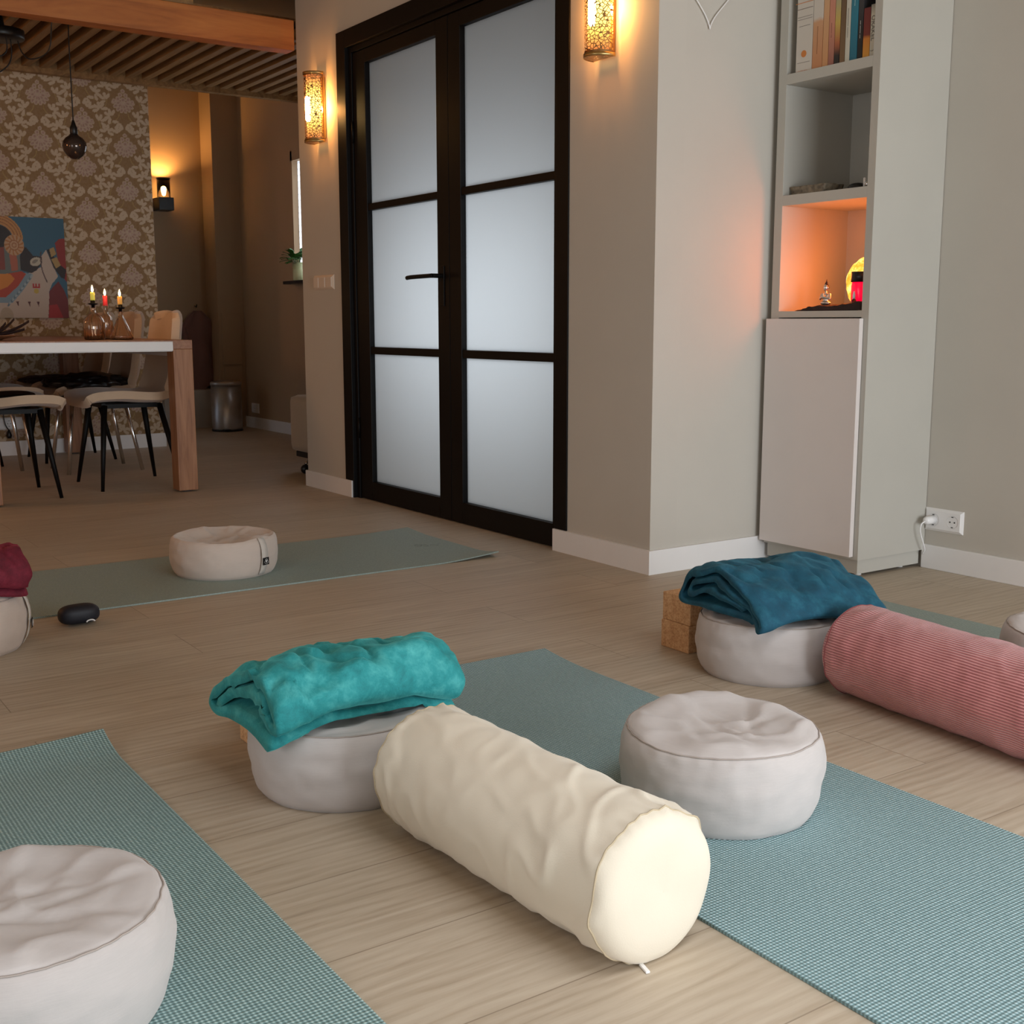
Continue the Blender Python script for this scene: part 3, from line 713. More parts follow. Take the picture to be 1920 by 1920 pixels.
    i = (np.arange(nz-1)[:, None]*ny+np.arange(ny-1)[None, :]).ravel(); q = np.stack([i, i+1, i+1+ny, i+ny], 1)
    me.loops.add(q.size); me.loops.foreach_set('vertex_index', q.ravel().astype(np.int32))
    me.polygons.add(len(q)); me.polygons.foreach_set('loop_start', (np.arange(len(q))*4).astype(np.int32)); me.update(calc_edges=True)
    at = me.color_attributes.new('paint', 'FLOAT_COLOR', 'POINT'); c4 = np.ones((n, 4)); c4[:, :3] = img.reshape(-1, 3)*.72; at.data.foreach_set('color', c4.ravel())
    t = NT('oil_paint'); va = t.n('ShaderNodeVertexColor', layer_name='paint'); f = t.noise(t.coord(), 80, 4)
    t.bsdf(va.outputs['Color'], .55, t.bump(f, .3, .002))
    link('painted_surface', me, t.m, r)
painting()

# ------------------------------------------------------------------ sockets, switch
def plate(name, axis, p, w, h, n, label, kind='socket', mat=None):
    """n sockets in a row; axis 'y' = plate on a wall facing -y, 'x' = wall facing +x; p = left-bottom corner"""
    mat = mat or M['white']
    r = root(name, p, label, 'socket' if kind == 'socket' else 'light switch')
    def T(a, d, z): return (p[0]+a, p[1]-d, p[2]+z) if axis == 'y' else (p[0]+d, p[1]+a, p[2]+z)
    bm = bmesh.new(); o = [(0, 0), (w, 0), (w, h), (0, h)]; b = .009
    v0 = [bm.verts.new(T(a, 0, z)) for a, z in o]; v1 = [bm.verts.new(T(a, .003, z)) for a, z in o]
    v2 = [bm.verts.new(T(min(max(a, b), w-b), .010, min(max(z, b), h-b))) for a, z in o]
    for A, B in ((v0, v1), (v1, v2)):
        for i in range(4): bm.faces.new((A[i], A[(i+1) % 4], B[(i+1) % 4], B[i]))
    bm.faces.new(v2); bmesh.ops.recalc_face_normals(bm, faces=bm.faces)
    link('cover_plate', me_bm(bm), mat, r)
    for k in range(n):
        ca = w*(k+.5)/n; cz = h/2
        if kind == 'socket':
            v = []; f = []; seg = 28; prof = [(.0225, .0105), (.021, .0105), (.0195, .0015), (.001, .0015)]
            for rr, d in prof:
                for i in range(seg): v.append(T(ca+rr*math.cos(2*PI*i/seg), d, cz+rr*math.sin(2*PI*i/seg)))
            for j in range(3):
                for i in range(seg): f.append((j*seg+i, j*seg+(i+1) % seg, (j+1)*seg+(i+1) % seg, (j+1)*seg+i))
            # the recess is shown as a shallow dish set on the plate
            v = [T(0, 0, 0)]*0+v
            link('socket_dish', me_py(v, f), M['sock'], r, smooth=True)
            dots = [(ca-.009, cz), (ca+.009, cz)]
            v = []; f = []
            for (a, z) in dots:
                b0 = len(v)
                for i in range(10): v.append(T(a+.0028*math.cos(2*PI*i/10), .0118, z+.0028*math.sin(2*PI*i/10)))
                f.append(tuple(range(b0, b0+10)))
            for z in (cz-.018, cz+.018):
                b0 = len(v)
                for a_, z_ in ((-.004, -.0015), (.004, -.0015), (.004, .0015), (-.004, .0015)): v.append(T(ca+a_, .0118, z+z_))
                f.append((b0, b0+1, b0+2, b0+3))
            link('socket_holes', me_py(v, f), M['blackp'], r)
        else:
            bm = bmesh.new()
            p0 = T(w*k/n+.012, .009, .012); p1 = T(w*(k+1)/n-.012+(.0 if n == 1 else 0), .014, h-.012)
            box(bm, min(p0[0], p1[0]), max(p0[0], p1[0]), min(p0[1], p1[1]), max(p0[1], p1[1]), p0[2], p1[2], bev=.0015)
            link('rocker', me_bm(bm), mat, r)
    return r
M['sock'] = plain('socket_white', srgb(226, 224, 222), .35, .01)
def m_seen_socket(): pass
s = plate('wall_socket', 'y', (-2.573, 3.55, .136), .153, .08, 2, 'white double wall socket with one plug, right of the cabinet')
pc = root('charger_plug', (-2.535, 3.53, .14), 'white plug with hanging cable in the double socket', 'plug')
tube('plug_body', [(-2.535, 3.538, .176), (-2.535, 3.50, .176), (-2.535, 3.492, .175)], [.016, .014, .008], M['white'], pc, 16)
tube('cable', smooth_path([(-2.535, 3.495, .174), (-2.540, 3.482, .165), (-2.545, 3.483, .14), (-2.545, 3.50, .10), (-2.55, 3.52, .07), (-2.565, 3.53, .05)], 6), .0026, M['white'], pc, 8)
plate('light_switch', 'y', (-5.645, YD, 1.025), .225, .072, 3, 'cream triple light switch beside the left brass sconce', 'switch', plain('cream_plastic', srgb(220, 205, 188), .4, .01))
plate('wall_socket', 'y', (-9.335, 3.8, .125), .15, .08, 1, 'single wall socket low on the kitchen wall right of the bin')
plate('wall_socket', 'x', (-8.249, 1.42, .17), .40, .08, 4, 'long white socket strip low on the wallpapered wall under the table')
pl = root('black_plug', (-8.23, 1.64, .1), 'black plug with thin cord hanging by the wallpapered wall', 'plug')
lathe('plug_body', [(0, 0), (.012, .002), (.018, .02), (.012, .04), (.004, .06), (0, .06)], (-8.21, 1.66, .115), M['blackp'], pl, 14)
tube('cord', smooth_path([(-8.21, 1.66, .17), (-8.21, 1.64, .21), (-8.215, 1.635, .28), (-8.22, 1.65, .36), (-8.22, 1.63, .44)], 6), .0035, M['blackp'], pl, 6)

# heart of thin wire hung on the nook wall
hp = []
for i in range(60):
    t = 2*PI*i/60; a = 16*math.sin(t)**3/17; b = (13*math.cos(t)-5*math.cos(2*t)-2*math.cos(3*t)-math.cos(4*t))/17
    hp.append((-3.022, 2.876+a*.125, 1.965+b*.145))
tag(tube('wire_heart', hp, .0022, M['white'], closed=True, seg=6), 'thin pale wire heart hanging on the wall left of the cabinet', 'wall decoration')

# ------------------------------------------------------------------ tall cabinet
def cabinet():
    xa, xb, ya, yb = -3.003, -2.573, 3.19, 3.548
    r = root('tall_cabinet', ((xa+xb)/2, 3.37, 0), 'tall narrow greige cabinet with open shelves above a white door', 'cabinet')
    CB = M['cab']; ia, ib = xa+.036, xb-.03
    bx('side_panel', (xa, ia, ya, yb, .062, 2.36), CB, r, bev=.0008); bx('side_panel', (ib, xb, ya, yb, .062, 2.36), CB, r, bev=.0008)
    bx('back_panel', (ia, ib, yb-.012, yb-.004, .08, 2.33), CB, r)
    for z0, z1 in ((.062, .08), (.877, .899), (1.262, 1.297), (1.668, 1.702), (2.0, 2.03), (2.33, 2.36)):
        bx('shelf_board', (ia, ib, ya, yb-.014, z0, z1), CB, r, bev=.0008)
    d = bx('door', (-3.006, -2.592, 3.169, 3.188, .073, .873), M['door_w'], r, bev=.0012)
    bx('plinth', [(xa+.006, xb-.012, 3.205, 3.223, .012, .062), (xb-.030, xb-.012, 3.223, 3.535, .012, .062), (xa+.006, xa+.024, 3.223, 3.535, .012, .062)], CB, r)
    for x, y in ((xb-.045, 3.25), (xb-.05, 3.48), (xa+.05, 3.25)): lathe('foot', [(0, 0), (.012, 0), (.012, .012), (0, .012)], (x, y, 0), M['white'], r, 14)
cabinet()

# books --------------------------------------------------------------------
def m_spine(name, stops, horizontal=False):
    t = NT(name); tc = t.n('ShaderNodeTexCoord'); sp = t.n('ShaderNodeSeparateXYZ'); t.l(tc.outputs['Generated'], sp.inputs[0])
    f = t.math('ADD', sp.outputs[2], t.math('MULTIPLY_ADD', t.noise(tc.outputs['Object'], 40, 3), .06, -.03))
    return t.bsdf(t.ramp(f, stops), .45)
W_, OR, PK = srgb(205, 196, 184), srgb(190, 128, 84), srgb(196, 132, 108)
books = [ # x0, x1, height, depth, label, spine stops, spine text (text, size, colour, z)
 (-2.936, -2.866, .285, .17, 'thick white book with orange marks, leftmost on the top shelf', [(0, srgb(196, 110, 60)), (.012, W_), (.9, W_)], [('\u25cf', .03, (.6, .2, .04, 1), .055, False), ('\u2014\u2014\u2014', .018, (.2, .17, .15, 1), .03, False), ('\u2014\u2014\u2014', .016, (.2, .17, .15, 1), .148, False), ('\u2014\u2014\u2014\u2014', .016, (.2, .17, .15, 1), .17, False), ('\u2014\u2014\u2014\u2014', .016, (.2, .17, .15, 1), .178, False), ('\u2014\u2014\u2014', .022, (.15, .1, .08, 1), .204, False), ('\u2014\u2014\u2014', .028, (.6, .2, .04, 1), .224, False)]),
 (-2.864, -2.822, .27, .15, 'book with orange lower and white upper spine beside the thick white one', [(0, OR), (.55, srgb(200, 150, 110)), (.6, W_)], [('\u2014\u2014\u2014\u2014\u2014\u2014\u2014\u2014', .011, (.2, .08, .03, 1), .09, True)]),
 (-2.820, -2.797, .215, .15, 'thin pale orange book with slightly lower top edge', [(0, srgb(196, 140, 92)), (1, srgb(205, 160, 118))], []),
 (-2.795, -2.772, .26, .15, 'thin dusty pink book with dark lettering', [(0, srgb(150, 96, 80)), (.5, PK), (1, PK)], [('\u2014\u2014\u2014 \u2014', .011, (.25, .1, .06, 1), .11, True)]),
 (-2.770, -2.749, .222, .15, 'book with yellow to orange sunset spine and dark foot', [(0, srgb(30, 26, 22)), (.12, srgb(40, 30, 24)), (.3, srgb(170, 96, 60)), (.6, srgb(196, 168, 84)), (1, srgb(160, 156, 130))], []),
 (-2.747, -2.727, .27, .15, 'plain brown book left of the white lettered spine', [(0, srgb(118, 90, 60)), (1, srgb(98, 76, 54))], []),
 (-2.725, -2.707, .27, .15, 'narrow white book with dark lettering along the spine', [(0, srgb(196, 192, 176)), (1, srgb(206, 200, 186))], [('\u2014\u2014\u2014\u2014\u2014 \u2014\u2014\u2014', .011, (.12, .12, .12, 1), .12, True)]),
 (-2.705, -2.677, .28, .15, 'teal blue book on the top shelf', [(0, srgb(30, 100, 120)), (.5, srgb(36, 118, 140)), (1, srgb(60, 120, 130))], [('\u2014\u2014\u2014\u2014', .011, (.5, .7, .7, 1), .19, True)]),
 (-2.675, -2.655, .28, .15, 'black book with white brush marks on the spine', [(0, srgb(16, 14, 14)), (.3, srgb(30, 26, 24)), (.75, srgb(60, 60, 64)), (.85, srgb(190, 184, 170))], [('\u2014 \u2014\u2014 \u2014', .012, (.7, .66, .6, 1), .09, True)]),
 (-2.653, -2.627, .152, .15, 'short book with dark red top and orange lower spine', [(0, srgb(200, 140, 50)), (.38, srgb(196, 120, 44)), (.45, srgb(110, 40, 30)), (1, srgb(104, 36, 34))], []),
 (-2.625, -2.6045, .158, .15, 'short grey-white book lettered ORAKEL, rightmost on the shelf', [(0, srgb(186, 180, 164)), (.8, srgb(196, 190, 172)), (1, srgb(140, 134, 122))], [('ORAKEL', .021, (.12, .11, .1, 1), .085, True), (')', .016, (.12, .11, .1, 1), .016, True)]),
]
for i, (a, b, h, dp, lab, stops, txt) in enumerate(books):
    y = 3.198; z = 1.7025
    r = root('book', ((a+b)/2, y, z), lab, 'book', 'books on the top cabinet shelf')
    bx('cover', (a, b, y, y+dp, z, z+h), m_spine('spine_%d' % i, stops), r, bev=.0012)
    bx('pages', (a+.002, b-.002, y+.004, y+dp+.001, z+.002, z+h+.0008), M['white'], r)
    for s, size, col, zz, vert in txt:
        me = text_me(s, size)
        rot = Matrix.Rotation(PI/2, 4, 'X')
        if vert: rot = rot @ Matrix.Rotation(-PI/2, 4, 'Z')
        me.transform(Matrix.Translation(((a+b)/2, y-.0004, z+zz)) @ rot)
        link('lettering', me, plain('ink', col, .5), r)
tag(bx('storage_box', (-2.668, -2.6045, 3.36, 3.52, 1.7025, 1.985), plain('dark_navy_card', srgb(28, 24, 36), .5), bev=.002), 'dark navy box standing behind the two short books', 'box')

# stone dish and trinkets on the middle shelf --------------------------------
bm = bmesh.new(); bmesh.ops.create_cube(bm, size=1)
bmesh.ops.subdivide_edges(bm, edges=bm.edges, cuts=10, use_grid_fill=True)
for v in bm.verts:
    p = v.co; x = p.x*(.15+.02*p.z); y = p.y*.09; z = (p.z+.5)*.030
    if p.z > .3 and abs(p.x) < .4 and abs(p.y) < .35: z -= .016
    n = noise.noise(Vector((x, y, z))*70)*.004; v.co = Vector((-2.882+x+n, 3.265+y+n, 1.2975+max(0, z+n*(p.z > -.4))))
tag(link('stone_dish', me_bm(bm), M['stone'], smooth=True), 'rough grey stone dish on the middle open shelf', 'dish')
tag(lathe('white_stick_holder', [(0, 0), (.0045, 0), (.0045, .032), (0, .034)], (-2.647, 3.23, 1.2975), M['white'], seg=12), 'tiny white stick standing at the right of the middle shelf', 'ornament')
tag(lathe('metal_ball', [(0, 0), (.006, .002), (.009, .009), (.006, .016), (0, .018)], (-2.622, 3.212, 1.2975), M['chrome'], seg=16), 'tiny shiny metal ball at the right end of the middle shelf', 'ornament')
tag(blob('dark_stone', (-2.72, 3.29, 1.2975), (.035, .03, .018), M['blackcloth'], 9, sub=3), 'small dark stone behind the dish on the middle shelf', 'ornament')

# glowing shelf: cloth, buddha, salt lamp, red jar, bottle --------------------
def shelf_cloth():
    v = []; f = []; nx, nyy = 40, 24
    for j in range(nyy):
        for i in range(nx):
            s, t = i/(nx-1), j/(nyy-1); x = -2.90+s*.288; y = 3.197+t*.30
            h = .018*min(1, s*4)*(.8+.3*math.sin(t*5))+.020*max(0, s-.55)*(1+noise.noise(Vector((s*6, t*6, 2))))*1.4
            h += .006*noise.noise(Vector((s*16, t*12, 0)))*min(1, s*5)
            v.append((x, y, .8995+max(.0005, h)))
    for j in range(nyy-1):
        for i in range(nx-1): f.append((j*nx+i, j*nx+i+1, (j+1)*nx+i+1, (j+1)*nx+i))
    b = len(v)
    for p in list(v[:b]): v.append((p[0], p[1], .8995))
    for i in range(nx-1): f.append((b+i+1, b+i, i, i+1)[::-1]); 
    for j in range(nyy-1): f.append((j*nx, (j+1)*nx, b+(j+1)*nx, b+j*nx)); f.append((j*nx+nx-1, b+j*nx+nx-1, b+(j+1)*nx+nx-1, (j+1)*nx+nx-1))
    me = me_py(v, f); bm = bmesh.new(); bm.from_mesh(me); bmesh.ops.delete(bm, geom=[x for x in bm.verts if not x.link_faces], context='VERTS'); bmesh.ops.recalc_face_normals(bm, faces=bm.faces); bm.to_mesh(me); bm.free()
    tag(link('dark_shelf_cloth', me, M['darkcloth'], smooth=True), 'dark brown cloth spread on the glowing shelf', 'cloth')
shelf_cloth()
def figurine():
    x, y, z = -2.795, 3.235, .919
    r = root('praying_figurine', (x, y, z), 'small silver figurine with pressed hands and pointed hair on dark cloth', 'figurine')
    def el(me_c, rx, ry, rz, n=3):
        bm = bmesh.new(); bmesh.ops.create_icosphere(bm, subdivisions=n, radius=1)
        for v in bm.verts: v.co = Vector((me_c[0]+v.co.x*rx, me_c[1]+v.co.y*ry, me_c[2]+v.co.z*rz))
        return bm
    bm = bmesh.new()
    def add(b): 
        m_ = bpy.data.meshes.new('t'); b.to_mesh(m_); b.free(); bm.from_mesh(m_); bpy.data.meshes.remove(m_)
    add(el((x, y, z+.007), .020, .015, .008)); add(el((x, y, z+.018), .0115, .009, .014)); add(el((x, y, z+.030), .0165, .0095, .012)); add(el((x, y, z+.043), .0042, .0042, .007))
    for s_ in (-1, 1):
        for p0, p1, r0, r1 in (((.0165, 0, .035), (.0205, -.004, .022), .0055, .0048), ((.0205, -.004, .022), (.003, -.0145, .027), .0046, .0034), ((.002, -.0145, .026), (.0012, -.0150, .039), .0032, .0018)):
            P0 = Vector(p0); P1 = Vector(p1)
            for k in range(7):
                t = k/6; c = P0.lerp(P1, t); add(el((x+s_*c.x, y+c.y, z+c.z), r0+(r1-r0)*t, r0+(r1-r0)*t, r0+(r1-r0)*t, 2))
    me = me_bm(bm); o = link('body', me, M['silver'], r, smooth=True)
    md = o.modifiers.new('re', 'REMESH'); md.mode = 'VOXEL'; md.voxel_size = .0009; md.use_smooth_shade = True
    lathe('head', [(0, 0), (.005, .001), (.0078, .006), (.0086, .012), (.008, .018), (.005, .023), (0, .024)], (x, y-.001, z+.047), M['silver'], r, 20)
    lathe('hair', [(.0093, .009), (.0097, .015), (.008, .022), (.005, .026), (.0042, .029), (.0022, .033), (.001, .039), (0, .042)], (x, y+.0018, z+.047), M['darkcloth'], r, 20)
    bx('nose', (x-.001, x+.001, y-.0108, y-.008, z+.056, z+.061), M['silver'], r)
    for s_ in (-1, 1): lathe('ear', [(0, -.005), (.0018, -.004), (.002, .003), (0, .005)], (x+s_*.0088, y-.001, z+.058), M['silver'], r, 8)
figurine()
def salt():
    x, y, z = -2.765, 3.385, .905
    r = root('salt_lamp', (x, y, z), 'glowing orange salt crystal lamp at the right of the shelf', 'lamp')
    bm = bmesh.new(); bmesh.ops.create_icosphere(bm, subdivisions=4, radius=1)
    for v in bm.verts:
        p = v.co.copy(); n = noise.fractal(p*1.6+Vector((4, 1, 2)), 1, 2, 4)*.14
        w = 1-.25*max(0, p.z)
        v.co = Vector((x+p.x*.058*w*(1+n), y+p.y*.05*w*(1+n), z+.094+p.z*.084*(1+n*.6)))
    link('crystal', me_bm(bm), M['salt'], r, smooth=True)
    lathe('base', [(0, 0), (.034, 0), (.036, .004), (.036, .014), (0, .014)], (x, y, z), M['table_x'], r, 28)
    L = bpy.data.lights.new('salt_light', 'POINT'); L.energy = 3.0; L.color = (1, .21, .035); L.shadow_soft_size = .05
    lo = bpy.data.objects.new('salt_light', L); C.objects.link(lo); lo.location = (x+.03, y-.085, z+.12)
salt()
jr = root('red_candle_jar', (-2.672, 3.26, .928), 'red glass jar with black lid in front of the glowing lamp', 'jar')
lathe('glass_jar', [(0, 0), (.026, 0), (.028, .004), (.028, .062), (.026, .066), (0, .066)], (-2.672, 3.26, .928), M['redjar'], jr, 32)
lathe('lid', [(0, .066), (.03, .066), (.03, .1), (0, .101)], (-2.672, 3.26, .928), M['blackp'], jr, 32)
bt = root('dropper_bottle', (-2.655, 3.212, .92), 'tiny clear bottle with pale cap before the red jar', 'bottle')
lathe('bottle_body', [(0, 0), (.0075, 0), (.0078, .002), (.0078, .022), (.004, .026), (0, .026)], (-2.655, 3.212, .912), M['clear'], bt, 20)
lathe('cap', [(0, .026), (.0048, .026), (.0045, .038), (.002, .05), (0, .051)], (-2.655, 3.212, .912), M['white'], bt, 16)

# ------------------------------------------------------------------ yoga mats
def ymat(name, x0, x1, y0, y1, th, mat, label, group, lift=None, rz=0, logo=False):
    nx, ny = 60, 40; v = []; f = []
    c = Vector(((x0+x1)/2, (y0+y1)/2, 0)); R = Matrix.Rotation(rz, 3, 'Z')
    for k in (0, 1):
        for j in range(ny+1):
            for i in range(nx+1):
                x = x0+(x1-x0)*i/nx; y = y0+(y1-y0)*j/ny; z = .0005+(lift(x, y) if lift else 0)+th*k
                p = R @ (Vector((x, y, 0))-c)+c; v.append((p.x, p.y, z))
    N = (nx+1)*(ny+1); w = nx+1
    for j in range(ny):
        for i in range(nx):
            a = j*w+i; f.append((a, a+w, a+w+1, a+1)); f.append((N+a, N+a+1, N+a+w+1, N+a+w))
    for i in range(nx): f.append((i, i+1, N+i+1, N+i)); b = ny*w+i; f.append((b+1, b, N+b, N+b+1))
    for j in range(ny): a = j*w; f.append((a+w, a, N+a, N+a+w)); b = a+nx; f.append((b, b+w, N+b+w, N+b))
    return tag(link(name, me_py(v, f), mat), label, 'yoga mat', group)
GM = 'yoga mats on the floor'
def liftA(x, y): return .020*max(0, 1-(x+2.42)/.13)**1.7*(.75+.6*max(0, (y-.3)/.33)**2)
def liftB(x, y): return .012*max(0, 1-(x+2.42)/.2)**2
def liftC(x, y):
    a = max(0, (y-2.15)/.26); return .018*a**1.5*(max(0, (x+3.72)/.14)**1.5+.5*max(0, (-4.12-x)/.14)) if a > 0 else 0
ymat('yoga_mat', -2.415, -.55, -.02, .632, .0045, M['mat_near'], 'teal woven foam mat nearest the camera, under the left cushion', GM, liftA)
ymat('yoga_mat', -2.425, -.35, 1.135, 1.772, .0045, M['mat_mid'], 'teal-blue woven mat under the round cushion behind the cream bolster', GM, liftB)
mc = ymat('yoga_mat', -4.27, -3.585, .42, 2.405, .0045, M['mat_far'], 'sage green mat lying crosswise in front of the glazed doors', GM, liftC)
pm = plain('embossed_print', srgb(120, 132, 126), .6)
def mark(pts, closed=False): tube('logo_print', [(a, b, .0052+liftC(a, b)) for a, b in pts], .0009, pm, mc, 5, closed)
for cx, cy, r1, r2 in ((-3.925, 2.256, .020, .012), (-3.915, 2.280, .022, .010)):
    mark([(cx+r1*math.cos(a), cy+r2*math.sin(a)) for a in np.linspace(0, 2*PI, 19)[:-1]], True)
mark([(-3.90+.012*math.sin(y_*190), y_) for y_ in np.linspace(2.296, 2.345, 20)])
ymat('yoga_mat', -2.44, -.6, 2.335, 2.985, .0045, M['mat_far'], 'sage mat partly hidden behind the pink bolster', GM, lambda x, y: .006*max(0, 1-(x+2.44)/.2)**2)

# ------------------------------------------------------------------ round cushions
def zafu(x, y, z, label, seed, mat, R=.182, h=.158, sag=.012, seam=True, strap=None, bend=0):
    r = root('meditation_cushion', (x, y, z), label, 'cushion', 'round meditation cushions')
    prof = [(0, 0), (.3, 0), (.6, 0), (.8, .003), (.87, .012), (.905, .035), (.935, .09), (.968, .22), (.992, .38), (1.0, .54), (.993, .68), (.975, .79), (.952, .865), (.932, .895), (.91, .918), (.87, .95), (.80, .985), (.70, 1.005), (.58, 1.01), (.42, 1.01), (.26, 1.005), (.12, 1.0), (0, 1.0)]
    P = smooth_path([(a, b, 0) for a, b in prof], 3); seg = 112; v = []; f = []
    rs = random.Random(seed)
    folds = [(rs.uniform(0, 2*PI), rs.uniform(.05, .5), rs.uniform(.4, 1)) for _ in range(6)]
    for k, p in enumerate(P):
        rr, zz = p.x*R, max(0, p.y)*h
        top = max(0, min(1, (p.y-.91)/.06)) if k > len(P)*.5 else 0
        for i in range(seg):
            a = 2*PI*i/seg; ca, sa = math.cos(a), math.sin(a)
            lump = 1+.012*noise.noise(Vector((ca*1.3+seed, sa*1.3, zz*4)))
            side = max(0, 1-abs(p.y-.5)*1.6)
            wr = noise.noise(Vector((ca*3+seed*3, sa*3, zz*30)))*.0035+noise.noise(Vector((ca*9+seed, sa*9, zz*55)))*.0016
            gath = .0016*math.sin(a*34+3*math.sin(a*3+seed))*math.exp(-((p.y-.87)/.06)**2)*(p.x > .8)
            r2 = rr*lump+(wr+gath)*(.3+side)*(1 if p.x > .8 else 0)
            X, Y = r2*ca, r2*sa; Z = zz
            if top:
                q = Vector((X*9+seed*1.7, Y*9, 0))
                d = p.x
                Z -= sag*top*min(1, (1-d)*2.2)*(1.2)
                ed = max(0, min(1, (1-d)*5))
                n1 = noise.noise(q); rid = 1-abs(noise.noise(q*1.15+Vector((7, 3, 1))))*2
                Z += ed*(n1*.008*(1+sag*30)+max(0, rid-.5)*.009*(1+sag*20))
                for fa, fr, fw in folds:
                    nx_, ny_ = math.cos(fa), math.sin(fa); dd = abs(X*nx_+Y*ny_-fr*R*.7)
                    along = -X*ny_+Y*nx_
                    Z -= ed*.006*fw*math.exp(-(dd/.009)**2)*math.exp(-((along-.03*fw)/.09)**2)
            # slight leaning of the upper half makes each cushion slump its own way
            Z += h*.035*noise.noise(Vector((ca+seed*5, sa, 1.3)))*p.y*min(1, p.x*1.4)
            v.append((X, Y, max(0, Z) if p.y > .02 else 0))
    n = len(P)
    for k in range(n-1):
        for i in range(seg):
            j = (i+1) % seg; f.append((k*seg+i, k*seg+j, (k+1)*seg+j, (k+1)*seg+i))
    me = me_py(v, f); bm = bmesh.new(); bm.from_mesh(me); bmesh.ops.remove_doubles(bm, verts=bm.verts, dist=1e-5); bmesh.ops.recalc_face_normals(bm, faces=bm.faces); bm.to_mesh(me); bm.free()
    body = link('cover', me, mat, r, world=False, smooth=True)
    if seam:
        # piping follows the body surface where top panel meets side
        k = min(range(len(P)//2, len(P)), key=lambda q: abs(P[q].y-.90)+(P[q].x < .88)*9)
        pts = [(v[k*seg+i][0]*1.004, v[k*seg+i][1]*1.004, v[k*seg+i][2]+.0008) for i in range(seg)]
        tube('seam', pts, .0013, M['seam'], r, 6, True, world=False)
    if strap is not None:
        a = strap; sv = []; sf = []; nn = 16
        for i in range(nn+1):
            t = i/nn; b = .9*t+.05
            q = min(range(len(P)//2+8), key=lambda m_: abs(P[m_].y-b*.98)+(P[m_].x < .8)*9)
            off = .003+.006*math.sin(PI*t)**.7
            rr = P[q].x*R+off; zc = h*b
            for s in (-1, 1):
                da = s*.0135/R; sv.append((rr*math.cos(a+da), rr*math.sin(a+da), zc))
        for i in range(nn): sf.append((i*2, i*2+1, i*2+3, i*2+2))
        st = link('carry_strap', me_py(sv, sf), M['strap'], r, world=False, smooth=True); md = st.modifiers.new('s', 'SOLIDIFY'); md.thickness = .0022
        # label patch
        pv = []; rr = R+.0125; zc = h*.39
        for zz in (-.0125, .0125):
            for s in (-1, 1): da = s*.0132/R; pv.append((rr*math.cos(a+da), rr*math.sin(a+da), zc+zz))
        pt = link('brand_patch', me_py(pv, [(0, 1, 3, 2)]), M['blackp'], st, world=False); md = pt.modifiers.new('s', 'SOLIDIFY'); md.thickness = .001
        def loc(u, w, d=.0012): da = u/R; return ((rr+d)*math.cos(a+da), (rr+d)*math.sin(a+da), zc+w)
        for s in (-1, 1):
            tube('lotus_line', [loc(s*.0095*math.sin(t*PI)**.8*(1-.35*t)+s*.0005, -.009+.0135*t) for t in np.linspace(0, 1, 12)], .0004, M['white'], pt, 5, world=False)
        tube('lotus_line', [loc(.0045*math.sin(t*2*PI), .003+.0075*(1-math.cos(t*2*PI))*.5-.002) for t in np.linspace(0, 1, 18)[:-1]], .0004, M['white'], pt, 5, True, world=False)
        link('lotus_heart', me_py([loc(-.004, .002), loc(0, -.006), loc(.004, .002), loc(.002, .0032), loc(0, .0018), loc(-.002, .0032)], [(0, 1, 2, 3, 4, 5)]), M['white'], pt, world=False)
    return r
M['seam'] = plain('seam_thread', srgb(170, 158, 150), .8)
zafu(-1.458, 1.456, .005, 'grey-lilac round cushion standing alone on the mat behind the cream bolster', 1, M['linen'], sag=.006)
zafu(-1.952, .957, 0, 'grey round cushion under the bright teal blanket', 2, M['linen'])
zafu(-3.90, 1.465, .005, 'slumped beige round cushion with strap and black label on the crosswise mat', 3, M['linen_warm'], R=.184, h=.142, sag=.03, seam=False, strap=math.radians(24))
zafu(-2.005, 2.16, 0, 'grey round cushion under the dark petrol blanket', 4, M['linen'])
zafu(-1.473, .274, .005, 'grey round cushion cut off by the lower left picture corner', 5, M['linen'], sag=.010)
zafu(-3.36, .51, 0, 'pale round cushion under the burgundy blanket at the left edge', 6, M['linen_warm'], strap=math.radians(70))
zafu(-1.467, 2.647, .005, 'grey round cushion cut off by the right picture edge', 8, M['linen'])

